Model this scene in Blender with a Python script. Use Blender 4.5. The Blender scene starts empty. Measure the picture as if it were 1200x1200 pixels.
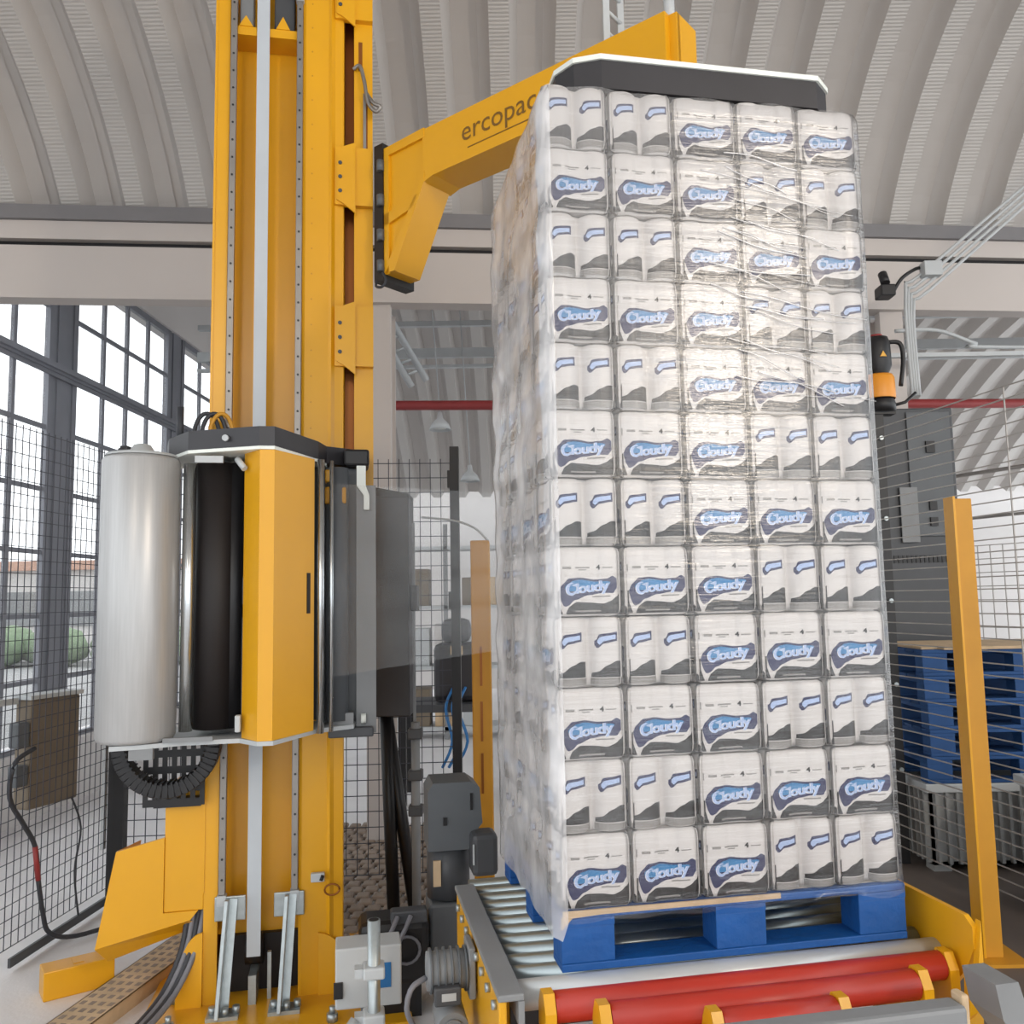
import bpy, bmesh, math, random
from mathutils import Vector, Matrix, noise
random.seed(7)
scene = bpy.context.scene
col = scene.collection
PI = math.pi

# ------------------------------------------------------------------ camera, world, light, exposure
CAM_H = 1.6
F_PX, PITCH, ROLL = 1021.0, 0.0998, -0.0182
cd = bpy.data.cameras.new('camera'); cd.sensor_width = 36.0; cd.lens = 36.0 * F_PX / 1200.0
cd.clip_start = 0.05; cd.clip_end = 300
cam = bpy.data.objects.new('camera', cd); col.objects.link(cam)
fw = Vector((0, math.cos(PITCH), math.sin(PITCH))); up = Vector((0, -math.sin(PITCH), math.cos(PITCH))); rt = Vector((1, 0, 0))
rt2 = math.cos(ROLL) * rt + math.sin(ROLL) * up; up2 = -math.sin(ROLL) * rt + math.cos(ROLL) * up
cam.matrix_world = Matrix(((rt2.x, up2.x, -fw.x, 0), (rt2.y, up2.y, -fw.y, 0), (rt2.z, up2.z, -fw.z, CAM_H), (0, 0, 0, 1)))
scene.camera = cam

wd = bpy.data.worlds.new('overcast_sky'); scene.world = wd; wd.use_nodes = True
bg = wd.node_tree.nodes['Background']; bg.inputs[0].default_value = (0.93, 0.97, 1.0, 1); bg.inputs[1].default_value = 2.7

vs = scene.view_settings
vs.view_transform = 'Standard'; vs.look = 'None'; vs.gamma = 1.0; vs.use_curve_mapping = False; vs.exposure = -0.25

# ------------------------------------------------------------------ helpers
A_M = 0.1906                                   # yaw of the wrapping machine against the view
OM = Vector((0.1088, 2.3671, 0)); UM = Vector((math.cos(A_M), math.sin(A_M), 0)); VM = Vector((-math.sin(A_M), math.cos(A_M), 0))
def W(u, v, z): return OM + UM * u + VM * v + Vector((0, 0, z))

def lin(c):
    c /= 255.0
    return c / 12.92 if c <= 0.04045 else ((c + 0.055) / 1.055) ** 2.4
def rgb(r, g, b): return (lin(r), lin(g), lin(b), 1)

MATS = {}
def mat(name, c, rough=0.5, metal=0.0, var=0.08, scale=6.0, bump=0.0, bscale=40.0, spec=0.5, c2=None, stretch=None):
    m = bpy.data.materials.new(name); m.use_nodes = True; MATS[name] = m
    nt = m.node_tree; b = nt.nodes['Principled BSDF']
    b.inputs['Roughness'].default_value = rough; b.inputs['Metallic'].default_value = metal
    b.inputs['Specular IOR Level'].default_value = spec
    tc = nt.nodes.new('ShaderNodeTexCoord')
    src = tc.outputs['Object']
    if stretch:
        mp = nt.nodes.new('ShaderNodeMapping'); mp.inputs['Scale'].default_value = stretch
        nt.links.new(src, mp.inputs['Vector']); src = mp.outputs['Vector']
    nz = nt.nodes.new('ShaderNodeTexNoise'); nz.inputs['Scale'].default_value = scale; nz.inputs['Detail'].default_value = 4
    nt.links.new(src, nz.inputs['Vector'])
    mx = nt.nodes.new('ShaderNodeMix'); mx.data_type = 'RGBA'
    d = c2 if c2 else tuple(max(0, min(1, x * (1 - var * 2))) for x in c[:3]) + (1,)
    l = c if c2 else tuple(max(0, min(1, x * (1 + var))) for x in c[:3]) + (1,)
    mx.inputs[6].default_value = d; mx.inputs[7].default_value = l
    nt.links.new(nz.outputs['Fac'], mx.inputs[0]); nt.links.new(mx.outputs[2], b.inputs['Base Color'])
    if bump:
        n2 = nt.nodes.new('ShaderNodeTexNoise'); n2.inputs['Scale'].default_value = bscale; n2.inputs['Detail'].default_value = 3
        nt.links.new(src, n2.inputs['Vector'])
        bp = nt.nodes.new('ShaderNodeBump'); bp.inputs['Strength'].default_value = bump; bp.inputs['Distance'].default_value = 0.02
        nt.links.new(n2.outputs['Fac'], bp.inputs['Height']); nt.links.new(bp.outputs['Normal'], b.inputs['Normal'])
    return m

mat('yellow', rgb(226, 164, 24), 0.32, var=0.05, scale=3)
mat('yellow_dull', rgb(206, 146, 34), 0.5, var=0.12, scale=5)
mat('black', rgb(22, 21, 24), 0.45, var=0.2)
mat('rubber', rgb(26, 20, 20), 0.6, var=0.15)
mat('charcoal', rgb(50, 49, 53), 0.45, var=0.12)
mat('dark_grey', rgb(72, 74, 78), 0.5, var=0.12)
mat('machine_grey', rgb(92, 96, 100), 0.5, var=0.1)
mat('mid_grey', rgb(132, 134, 136), 0.5, var=0.1)
mat('light_grey', rgb(186, 190, 192), 0.45, var=0.06)
mat('galvanised', rgb(176, 184, 186), 0.38, metal=0.7, var=0.15, scale=30)
mat('steel', rgb(200, 204, 206), 0.22, metal=0.95, var=0.06, scale=8, stretch=(1, 1, 40))
mat('silver_roller', rgb(206, 210, 212), 0.35, metal=0.35, var=0.05, scale=6)
mat('rail_steel', rgb(150, 145, 140), 0.4, metal=0.6, var=0.15)
mat('belt', rgb(188, 194, 200), 0.5, var=0.04)
mat('white_edge', rgb(232, 236, 230), 0.4, var=0.03)
mat('roll_film', rgb(182, 182, 182), 0.36, var=0.08, scale=10, metal=0.35, stretch=(14, 14, 0.6))
mat('pallet_blue', rgb(14, 84, 156), 0.6, var=0.18, scale=7, bump=0.25, bscale=30)
mat('pallet_dark_blue', rgb(26, 74, 130), 0.7, var=0.2, scale=7)
mat('raw_wood', rgb(206, 180, 146), 0.8, var=0.2, scale=14)
mat('red_rubber', rgb(192, 54, 38), 0.4, var=0.08)
mat('red_paint', rgb(150, 52, 52), 0.5, var=0.1)
mat('roller_zinc', rgb(170, 180, 182), 0.3, metal=0.85, var=0.12, scale=12)
mat('concrete', rgb(232, 230, 231), 0.55, var=0.1, scale=1.6, bump=0.1, bscale=60)
mat('concrete_dark', rgb(104, 94, 88), 0.6, var=0.15, scale=2)
mat('paver', rgb(150, 134, 120), 0.7, var=0.2, scale=9)
mat('wall_paint', rgb(204, 200, 198), 0.7, var=0.05, scale=1.2)
mat('beam_paint', rgb(196, 188, 183), 0.6, var=0.04, scale=1.2)
mat('beam_grey', rgb(124, 122, 124), 0.6, var=0.05)
mat('frame_grey', rgb(124, 126, 134), 0.5, var=0.08)
mat('wire_dark', rgb(58, 60, 70), 0.5, var=0.1)
mat('wire_light', rgb(168, 162, 156), 0.35, metal=0.4, var=0.1)
mat('plastic_box', rgb(120, 108, 92), 0.6, var=0.12)
mat('crate_grey', rgb(150, 152, 152), 0.5, var=0.1)
mat('blue_label', rgb(40, 110, 170), 0.4, var=0.1)
mat('orange', rgb(232, 150, 40), 0.4, var=0.05)
mat('copper', rgb(150, 90, 40), 0.4, metal=0.6)
mat('cable', rgb(52, 54, 60), 0.55, var=0.15)
mat('cable_grey', rgb(120, 120, 126), 0.5, var=0.1)
mat('pack_white', rgb(206, 202, 200), 0.42, var=0.03, scale=14, bump=0.12, bscale=22)
mat('print_charcoal', rgb(24, 22, 24), 0.4, var=0.1, scale=20)
mat('print_grey', rgb(136, 133, 130), 0.4, var=0.08, scale=20)
mat('print_navy', rgb(26, 30, 78), 0.4, var=0.08)
mat('print_blue', rgb(40, 122, 178), 0.4, var=0.15, scale=20)
mat('print_pale', rgb(166, 186, 222), 0.4, var=0.05)
mat('print_white', rgb(230, 230, 232), 0.4, var=0.02)
mat('logo_brown', rgb(120, 84, 24), 0.5, var=0.05)
mat('brick_far', rgb(190, 150, 130), 0.8, var=0.15)
mat('asphalt', rgb(150, 150, 150), 0.9, var=0.1)
mat('green_far', rgb(130, 150, 120), 0.9, var=0.3)

def roof_mat(name, c, crimp):
    m = mat(name, c, 0.5, metal=0.0, var=0.04, scale=1.5)
    nt = m.node_tree; b = nt.nodes['Principled BSDF']
    uv = nt.nodes.new('ShaderNodeUVMap'); uv.uv_map = 'UVMap'
    wv = nt.nodes.new('ShaderNodeTexWave'); wv.wave_type = 'BANDS'; wv.bands_direction = 'Y'; wv.inputs['Scale'].default_value = 13.0
    nt.links.new(uv.outputs['UV'], wv.inputs['Vector'])
    bp = nt.nodes.new('ShaderNodeBump'); bp.inputs['Strength'].default_value = crimp; bp.inputs['Distance'].default_value = 0.02
    nt.links.new(wv.outputs['Fac'], bp.inputs['Height']); nt.links.new(bp.outputs['Normal'], b.inputs['Normal'])
roof_mat('roof_crimped', rgb(192, 188, 184), 0.25)
roof_mat('roof_plain', rgb(190, 185, 181), 0.01)

def film_mat(name, haze, haze_var, rough, bump, gloss=0.5, stretch=(3, 3, 40), tint=(0.9, 0.9, 0.92, 1), top=0.0):
    """clear stretch film: mostly see-through, a milky haze of overlapping layers and a wrinkled gloss"""
    m = bpy.data.materials.new(name); m.use_nodes = True; MATS[name] = m
    nt = m.node_tree; N = nt.nodes; L = nt.links
    for n in list(N): N.remove(n)
    out = N.new('ShaderNodeOutputMaterial'); tc = N.new('ShaderNodeTexCoord')
    mp = N.new('ShaderNodeMapping'); mp.inputs['Scale'].default_value = stretch; mp.inputs['Rotation'].default_value = (0, 0.12, 0)
    L.new(tc.outputs['Object'], mp.inputs['Vector'])
    nz = N.new('ShaderNodeTexNoise'); nz.inputs['Scale'].default_value = 1.0; nz.inputs['Detail'].default_value = 5; nz.inputs['Roughness'].default_value = 0.6
    L.new(mp.outputs['Vector'], nz.inputs['Vector'])
    n2 = N.new('ShaderNodeTexNoise'); n2.inputs['Scale'].default_value = 4.0; n2.inputs['Detail'].default_value = 3
    L.new(tc.outputs['Object'], n2.inputs['Vector'])
    bp = N.new('ShaderNodeBump'); bp.inputs['Strength'].default_value = bump; bp.inputs['Distance'].default_value = 0.01
    L.new(nz.outputs['Fac'], bp.inputs['Height'])
    tr = N.new('ShaderNodeBsdfTransparent'); tr.inputs[0].default_value = (0.97, 0.97, 0.97, 1)
    df = N.new('ShaderNodeBsdfDiffuse'); df.inputs[0].default_value = tint
    gl = N.new('ShaderNodeBsdfGlossy'); gl.inputs['Roughness'].default_value = rough
    L.new(bp.outputs['Normal'], gl.inputs['Normal']); L.new(bp.outputs['Normal'], df.inputs['Normal'])
    lw = N.new('ShaderNodeLayerWeight'); lw.inputs['Blend'].default_value = 0.5; L.new(bp.outputs['Normal'], lw.inputs['Normal'])
    pw = N.new('ShaderNodeMath'); pw.operation = 'POWER'; pw.inputs[1].default_value = 4.0; L.new(lw.outputs['Facing'], pw.inputs[0])
    fr = N.new('ShaderNodeMath'); fr.operation = 'MULTIPLY_ADD'; fr.inputs[1].default_value = 0.7; fr.inputs[2].default_value = 0.045   # thin-sheet reflectance
    L.new(pw.outputs[0], fr.inputs[0])
    mr = N.new('ShaderNodeMapRange'); mr.inputs[1].default_value = 0.35; mr.inputs[2].default_value = 0.7
    mr.inputs[3].default_value = max(0, haze - haze_var); mr.inputs[4].default_value = haze + haze_var
    L.new(n2.outputs['Fac'], mr.inputs[0])
    sx = N.new('ShaderNodeSeparateXYZ'); L.new(tc.outputs['Object'], sx.inputs[0])
    hz = N.new('ShaderNodeMapRange'); hz.inputs[1].default_value = 1.1; hz.inputs[2].default_value = 2.4; hz.inputs[3].default_value = 0.0; hz.inputs[4].default_value = top   # extra haze, rising towards the top
    L.new(sx.outputs['Z'], hz.inputs[0])
    ad = N.new('ShaderNodeMath'); ad.operation = 'ADD'; ad.use_clamp = True; L.new(mr.outputs[0], ad.inputs[0]); L.new(hz.outputs[0], ad.inputs[1])
    m1 = N.new('ShaderNodeMixShader'); L.new(ad.outputs[0], m1.inputs[0]); L.new(tr.outputs[0], m1.inputs[1]); L.new(df.outputs[0], m1.inputs[2])
    mu = N.new('ShaderNodeMath'); mu.operation = 'MULTIPLY'; mu.inputs[1].default_value = gloss; mu.use_clamp = True
    L.new(fr.outputs[0], mu.inputs[0])
    m2 = N.new('ShaderNodeMixShader'); L.new(mu.outputs[0], m2.inputs[0]); L.new(m1.outputs[0], m2.inputs[1]); L.new(gl.outputs[0], m2.inputs[2])
    L.new(m2.outputs[0], out.inputs[0])
    return m
film_mat('film_front', 0.025, 0.025, 0.2, 0.45, gloss=1.4, top=0.12)
film_mat('film_fold', 0.30, 0.1, 0.22, 0.2, gloss=6.0)
film_mat('film_side', 0.44, 0.22, 0.17, 0.4, gloss=1.0, stretch=(7, 7, 9))
film_mat('film_web', 0.08, 0.03, 0.2, 0.25, gloss=0.6, stretch=(10, 10, 1.5), tint=(0.62, 0.64, 0.66, 1))
film_mat('pane_glass', 0.03, 0.02, 0.05, 0.02, gloss=1.0, stretch=(1, 1, 1))

EACH = {'film_catch', 'guide_wheel', 'clamp', 'socket', 'tab_bolts', 'tab_bolt', 'anchor_bolt', 'cable_loop', 'cable_bundle', 'grey_cable', 'hose', 'switch', 'bolt', 'clip', 'cover_slot', 'spacer',
        'hanger', 'chord', 'tension_rod', 'end_stop', 'latch_bar', 'cross_member', 'rail_clamp'}
STUFF = {'rail_bolts', 'rivets', 'vent_slots', 'wire_mesh', 'film_fold'}
class MB:
    """collects vertices and faces in frame coordinates; build() links them as one mesh object"""
    def __init__(s): s.v = []; s.f = []; s.m = []; s.sm = []
    def add(s, vs_, fs_, mi=0, smooth=False):
        o = len(s.v); s.v += [Vector(p) for p in vs_]
        for f in fs_: s.f.append([o + i for i in f]); s.m.append(mi); s.sm.append(smooth)
        return s
    def box(s, x0, x1, y0, y1, z0, z1, mi=0, M=None, bev=0.0):
        if bev > 0:
            b = min(bev, abs(x1 - x0) * .45, abs(y1 - y0) * .45, abs(z1 - z0) * .45)
            bm = bmesh.new(); bmesh.ops.create_cube(bm, size=1)
            for q in bm.verts: q.co = Vector((x0 + (q.co.x + .5) * (x1 - x0), y0 + (q.co.y + .5) * (y1 - y0), z0 + (q.co.z + .5) * (z1 - z0)))
            bmesh.ops.bevel(bm, geom=bm.edges[:], offset=b, segments=2, affect='EDGES', profile=0.5)
            bm.verts.index_update(); P = [q.co.copy() for q in bm.verts]; Fc = [[q.index for q in f.verts] for f in bm.faces]; bm.free()
        else:
            P = [Vector(p) for p in ((x0, y0, z0), (x1, y0, z0), (x1, y1, z0), (x0, y1, z0), (x0, y0, z1), (x1, y0, z1), (x1, y1, z1), (x0, y1, z1))]
            Fc = [[0, 3, 2, 1], [4, 5, 6, 7], [0, 1, 5, 4], [1, 2, 6, 5], [2, 3, 7, 6], [3, 0, 4, 7]]
        if M is not None: P = [M @ p for p in P]
        return s.add(P, Fc, mi)
    def cyl(s, p0, p1, r, n=16, mi=0, r1=None, caps=True):
        p0 = Vector(p0); p1 = Vector(p1); d = (p1 - p0).normalized(); r1 = r if r1 is None else r1
        a = d.orthogonal().normalized(); b = d.cross(a)
        P = []
        for p, rr in ((p0, r), (p1, r1)):
            for i in range(n): t = 2 * PI * i / n; P.append(p + (a * math.cos(t) + b * math.sin(t)) * rr)
        s.add(P, [[i, (i + 1) % n, n + (i + 1) % n, n + i] for i in range(n)], mi, True)
        if caps:
            o = len(s.v) - 2 * n
            s.f.append([o + i for i in range(n)][::-1]); s.m.append(mi); s.sm.append(False)
            s.f.append([o + n + i for i in range(n)]); s.m.append(mi); s.sm.append(False)
        return s
    def tube(s, pts, r, n=8, mi=0):
        pts = [Vector(p) for p in pts]; P = []
        if 4 <= len(pts) <= 12:                   # smooth curve through the given points
            q = [pts[0]] + pts + [pts[-1]]; out = []
            for i in range(1, len(q) - 2):
                for k in range(5):
                    t = k / 5; a, b, c, d = q[i - 1], q[i], q[i + 1], q[i + 2]
                    out.append(.5 * ((2 * b) + (c - a) * t + (2 * a - 5 * b + 4 * c - d) * t * t + (3 * b - a - 3 * c + d) * t ** 3))
            pts = out + [pts[-1]]
        ref = Vector((0.13, 0.31, 0.94)).normalized()
        for i, p in enumerate(pts):
            d = (pts[min(i + 1, len(pts) - 1)] - pts[max(i - 1, 0)]).normalized()
            a = d.cross(ref)
            a = a.normalized() if a.length > 1e-4 else d.orthogonal().normalized()
            b = d.cross(a)
            for k in range(n): t = 2 * PI * k / n; P.append(p + (a * math.cos(t) + b * math.sin(t)) * r)
        Fc = [[i * n + k, i * n + (k + 1) % n, (i + 1) * n + (k + 1) % n, (i + 1) * n + k] for i in range(len(pts) - 1) for k in range(n)]
        s.add(P, Fc, mi, True)
        o = len(s.v) - len(P)
        s.f.append([o + k for k in range(n)][::-1]); s.m.append(mi); s.sm.append(False)
        s.f.append([o + len(P) - n + k for k in range(n)]); s.m.append(mi); s.sm.append(False)
        return s
    def prism(s, poly, axis, a0, a1, mi=0):
        """poly of 2-D points extruded along axis: 'z' -> (x,y); 'y' -> (x,z); 'x' -> (y,z)"""
        def pt(p, a): return {'z': (p[0], p[1], a), 'y': (p[0], a, p[1]), 'x': (a, p[0], p[1])}[axis]
        n = len(poly); P = [pt(p, a0) for p in poly] + [pt(p, a1) for p in poly]
        return s.add(P, [list(range(n))[::-1], list(range(n, 2 * n))] + [[i, (i + 1) % n, n + (i + 1) % n, n + i] for i in range(n)], mi)
    def lathe(s, prof, c, n=24, mi=0):
        P = []
        for r, z in prof:
            for i in range(n): t = 2 * PI * i / n; P.append((c[0] + r * math.cos(t), c[1] + r * math.sin(t), c[2] + z))
        k = len(prof)
        s.add(P, [[j * n + i, j * n + (i + 1) % n, (j + 1) * n + (i + 1) % n, (j + 1) * n + i] for j in range(k - 1) for i in range(n)], mi, True)
        return s
    def mesh(s, name, mats, base=Vector((0, 0, 0))):
        me = bpy.data.meshes.new(name); me.from_pydata([p - base for p in s.v], [], s.f)
        for mm in ([mats] if isinstance(mats, str) else mats): me.materials.append(MATS[mm])
        me.polygons.foreach_set('material_index', s.m); me.polygons.foreach_set('use_smooth', s.sm)
        bm = bmesh.new(); bm.from_mesh(me); bmesh.ops.recalc_face_normals(bm, faces=bm.faces); bm.to_mesh(me); bm.free()
        me.update(); return me
    def build(s, name, mats, root, part=None):
        """a part of the thing `root` (or, with part, a sub-part of that part)"""
        if name in EACH: return s.build_each(name, mats, root, part)
        me = s.mesh(name, mats, Vector(root['_base']))
        o = bpy.data.objects.new(name, me); col.objects.link(o); o.parent = part if part else root
        if name in STUFF: o['kind'] = 'stuff'
        return o
    def build_each(s, name, mats, root, part=None):
        """every connected piece becomes a part of its own"""
        up_ = list(range(len(s.v)))
        def find(i):
            while up_[i] != i: up_[i] = up_[up_[i]]; i = up_[i]
            return i
        for f in s.f:
            for i in f[1:]: up_[find(i)] = find(f[0])
        comp = {}
        for k, f in enumerate(s.f): comp.setdefault(find(f[0]), []).append(k)
        o = None
        for ks in comp.values():
            q = MB(); ids = sorted({i for k in ks for i in s.f[k]}); mp = {i: j for j, i in enumerate(ids)}
            q.v = [s.v[i] for i in ids]; q.f = [[mp[i] for i in s.f[k]] for k in ks]; q.m = [s.m[k] for k in ks]; q.sm = [s.sm[k] for k in ks]
            me = q.mesh(name, mats, Vector(root['_base']))
            o = bpy.data.objects.new(name, me); col.objects.link(o); o.parent = part if part else root
        return o

def place(o, base, frame):
    if frame == 'm': o.location = W(*base); o.rotation_euler = (0, 0, A_M)
    else: o.location = base
def tag(o, label, cat, group=None, kind=None):
    o['label'] = label
    if cat: o['category'] = cat
    if group: o['group'] = group
    if kind: o['kind'] = kind
    return o
ROOTS = []
def thing(name, label, cat, base, frame='m', group=None, kind=None):
    o = bpy.data.objects.new(name, None); col.objects.link(o); o.empty_display_size = 0.1
    place(o, base, frame); o['_base'] = list(base); ROOTS.append(o)
    return tag(o, label, cat, group, kind)
def single(mb, name, mats, label, cat, base, frame='m', group=None, kind=None):
    o = bpy.data.objects.new(name, mb.mesh(name, mats, Vector(base))); col.objects.link(o); place(o, base, frame)
    o['_base'] = list(base); ROOTS.append(o)
    return tag(o, label, cat, group, kind)
def inst(me, name, loc, rz=0, parent=None):
    o = bpy.data.objects.new(name, me); col.objects.link(o); o.location = loc; o.rotation_euler = (0, 0, rz)
    if parent: o.parent = parent
    return o
def text_polys(body, size, bold=0.0, spacing=1.0):
    c = bpy.data.curves.new('t', 'FONT'); c.body = body; c.size = size; c.resolution_u = 3; c.offset = bold; c.space_character = spacing
    c.align_x = 'CENTER'; c.align_y = 'CENTER'
    o = bpy.data.objects.new('t', c); col.objects.link(o)
    bpy.context.view_layer.update()
    me = bpy.data.meshes.new_from_object(o.evaluated_get(bpy.context.evaluated_depsgraph_get()))
    P = [q.co.copy() for q in me.vertices]; Fc = [list(p.vertices) for p in me.polygons]
    bpy.data.objects.remove(o); bpy.data.meshes.remove(me); bpy.data.curves.remove(c)
    return P, Fc
ORD = ['zeroth', 'first', 'second', 'third', 'fourth', 'fifth', 'sixth', 'seventh', 'eighth', 'ninth', 'tenth', 'eleventh', 'twelfth']

# ------------------------------------------------------------------ the hall: floor, roofs, beams, window wall
def floor_():
    f = MB(); f.box(-3.9, 10, -9, 17, -0.12, 0)
    fl = single(f, 'floor', 'concrete', 'pale grey concrete floor of the hall', 'floor', (0, 0, 0), 'w', kind='structure')
    p = MB(); p.prism([(1.55, 1.2), (9.5, 1.2), (9.5, 8.5), (1.55, 8.5)], 'z', 0, 0.006)
    p.build('dark_floor_area', 'concrete_dark', fl)
    # raised block paving behind the mast
    pv = MB(); pv.box(-.036, .036, -.045, .045, 0, .028, bev=.014)
    me = pv.mesh('paver', 'paver')
    for i in range(12):
        for j in range(22):
            o = inst(me, 'paver', (-1.36 + i * .086 + (j % 2) * .03, 4.30 + j * .10, 0.0), random.uniform(-.05, .05), fl)
            o.scale = (1, 1, random.uniform(.8, 1.15))
floor_()

def roof_panel_mesh(name, path):
    """one arched trapezoidal sheet: path = list of (y, z, ny, nz) with the room-side normal"""
    prof = [(-.228, .131), (-.15, .13), (-.072, 0), (.058, 0), (.108, .13), (.228, .129)]
    me = bpy.data.meshes.new(name); P = []; Fc = []; uvs = []; mi = []; s = 0; ss = []
    for i, q in enumerate(path):
        if i: s += math.hypot(q[0] - path[i - 1][0], q[1] - path[i - 1][1])
        ss.append(s)
        for (x, d) in prof: P.append((x, q[0] - q[2] * d, q[1] - q[3] * d))
    k = len(prof)
    for i in range(len(path) - 1):
        for j in range(k - 1):
            Fc.append((i * k + j, i * k + j + 1, (i + 1) * k + j + 1, (i + 1) * k + j)); mi.append(0 if j == 2 else 1)
            uvs += [(prof[j][0], ss[i]), (prof[j + 1][0], ss[i]), (prof[j + 1][0], ss[i + 1]), (prof[j][0], ss[i + 1])]
    me.from_pydata(P, [], Fc); me.materials.append(MATS['roof_crimped']); me.materials.append(MATS['roof_plain'])
    me.polygons.foreach_set('material_index', mi)
    uv = me.uv_layers.new(name='UVMap'); uv.data.foreach_set('uv', [c for t in uvs for c in t]); me.update()
    return me
BY = math.tan(0.095)                            # the edge beam runs slightly askew to the view
def beam_y(x): return 6.05 + x * BY
def roofs():
    path = [(0.05, 4.25, -.84, -.54)]
    for i in range(15):                         # arch measured from the springing (y=0) towards the camera
        th = math.radians(57 - 57 * i / 14); R = 2.61
        path.append((-R * (math.sin(math.radians(57)) - math.sin(th)), 4.36 + R * (math.cos(th) - math.cos(math.radians(57))), -math.sin(th), -math.cos(th)))
    path.append((-14.5, path[-1][1] + .02, 0, -1))
    me = roof_panel_mesh('roof_panel', path)
    c = thing('ceiling', 'pale corrugated arched roof sheets above the machine', 'ceiling', (0, 6.05, 0), 'w', kind='structure')
    for i in range(-9, 22):
        x = -.02 + i * .425
        inst(me, 'roof_panel', (x, beam_y(x) - 6.05, 0), 0, c)
    path = []
    for i in range(17):
        y = 6.5 + i * .53; z = 5.25 - 1.9 * ((y - 9.6) / 5.4) ** 2; sl = -3.8 * (y - 9.6) / 5.4 ** 2
        n = Vector((sl, -1)).normalized(); path.append((y - 6.5, z, n.x, n.y))
    me2 = roof_panel_mesh('roof_panel', path)
    c = thing('ceiling', 'corrugated arched roof of the bay beyond the edge beam', 'ceiling', (0, 6.5, 0), 'w', kind='structure')
    for i in range(-8, 26):
        x = i * .425; inst(me2, 'roof_panel', (x, x * BY * .6, 0), 0, c)
roofs()

def sloped_box(mb, x0, x1, dy0, dy1, z0, z1, mi=0):
    P = [(x0, beam_y(x0) + dy0, z0), (x1, beam_y(x1) + dy0, z0), (x1, beam_y(x1) + dy1, z0), (x0, beam_y(x0) + dy1, z0)]
    mb.add(P + [(p[0], p[1], z1) for p in P], [[0, 3, 2, 1], [4, 5, 6, 7], [0, 1, 5, 4], [1, 2, 6, 5], [2, 3, 7, 6], [3, 0, 4, 7]], mi)
def beams():
    t = thing('edge_beam', 'long pale edge beam with gutter strip under the arched roof', 'beam', (0, 6.05, 3.66), 'w', kind='structure')
    b = MB(); sloped_box(b, -4, 9.4, -.06, .30, 4.235, 4.335); b.build('gutter_strip', 'beam_grey', t)
    b = MB(); sloped_box(b, -4, 9.4, -.03, .28, 4.105, 4.233); b.build('upper_flange', 'beam_paint', t)
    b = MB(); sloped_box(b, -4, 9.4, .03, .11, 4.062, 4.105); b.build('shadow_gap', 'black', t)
    b = MB(); sloped_box(b, -4, 9.4, -.02, .11, 3.72, 4.062); sloped_box(b, -4, 9.4, -.03, .12, 3.69, 3.72); b.build('web_panel', 'beam_paint', t)
    for x, lab in ((-.92, 'white steel column standing behind the yellow mast'), (2.86, 'white steel column behind the top of the wrapped stack')):
        c = MB(); y = beam_y(x)
        c.box(x - .085, x + .085, y + .02, y + .10, 0, 3.69); c.box(x - .02, x + .02, y + .08, y + .3, 0, 3.69); c.box(x - .085, x + .085, y + .28, y + .30, 0, 3.69)
        single(c, 'support_column', 'beam_paint', lab, 'column', (x, y + .1, 0), 'w', kind='structure')
beams()

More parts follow.
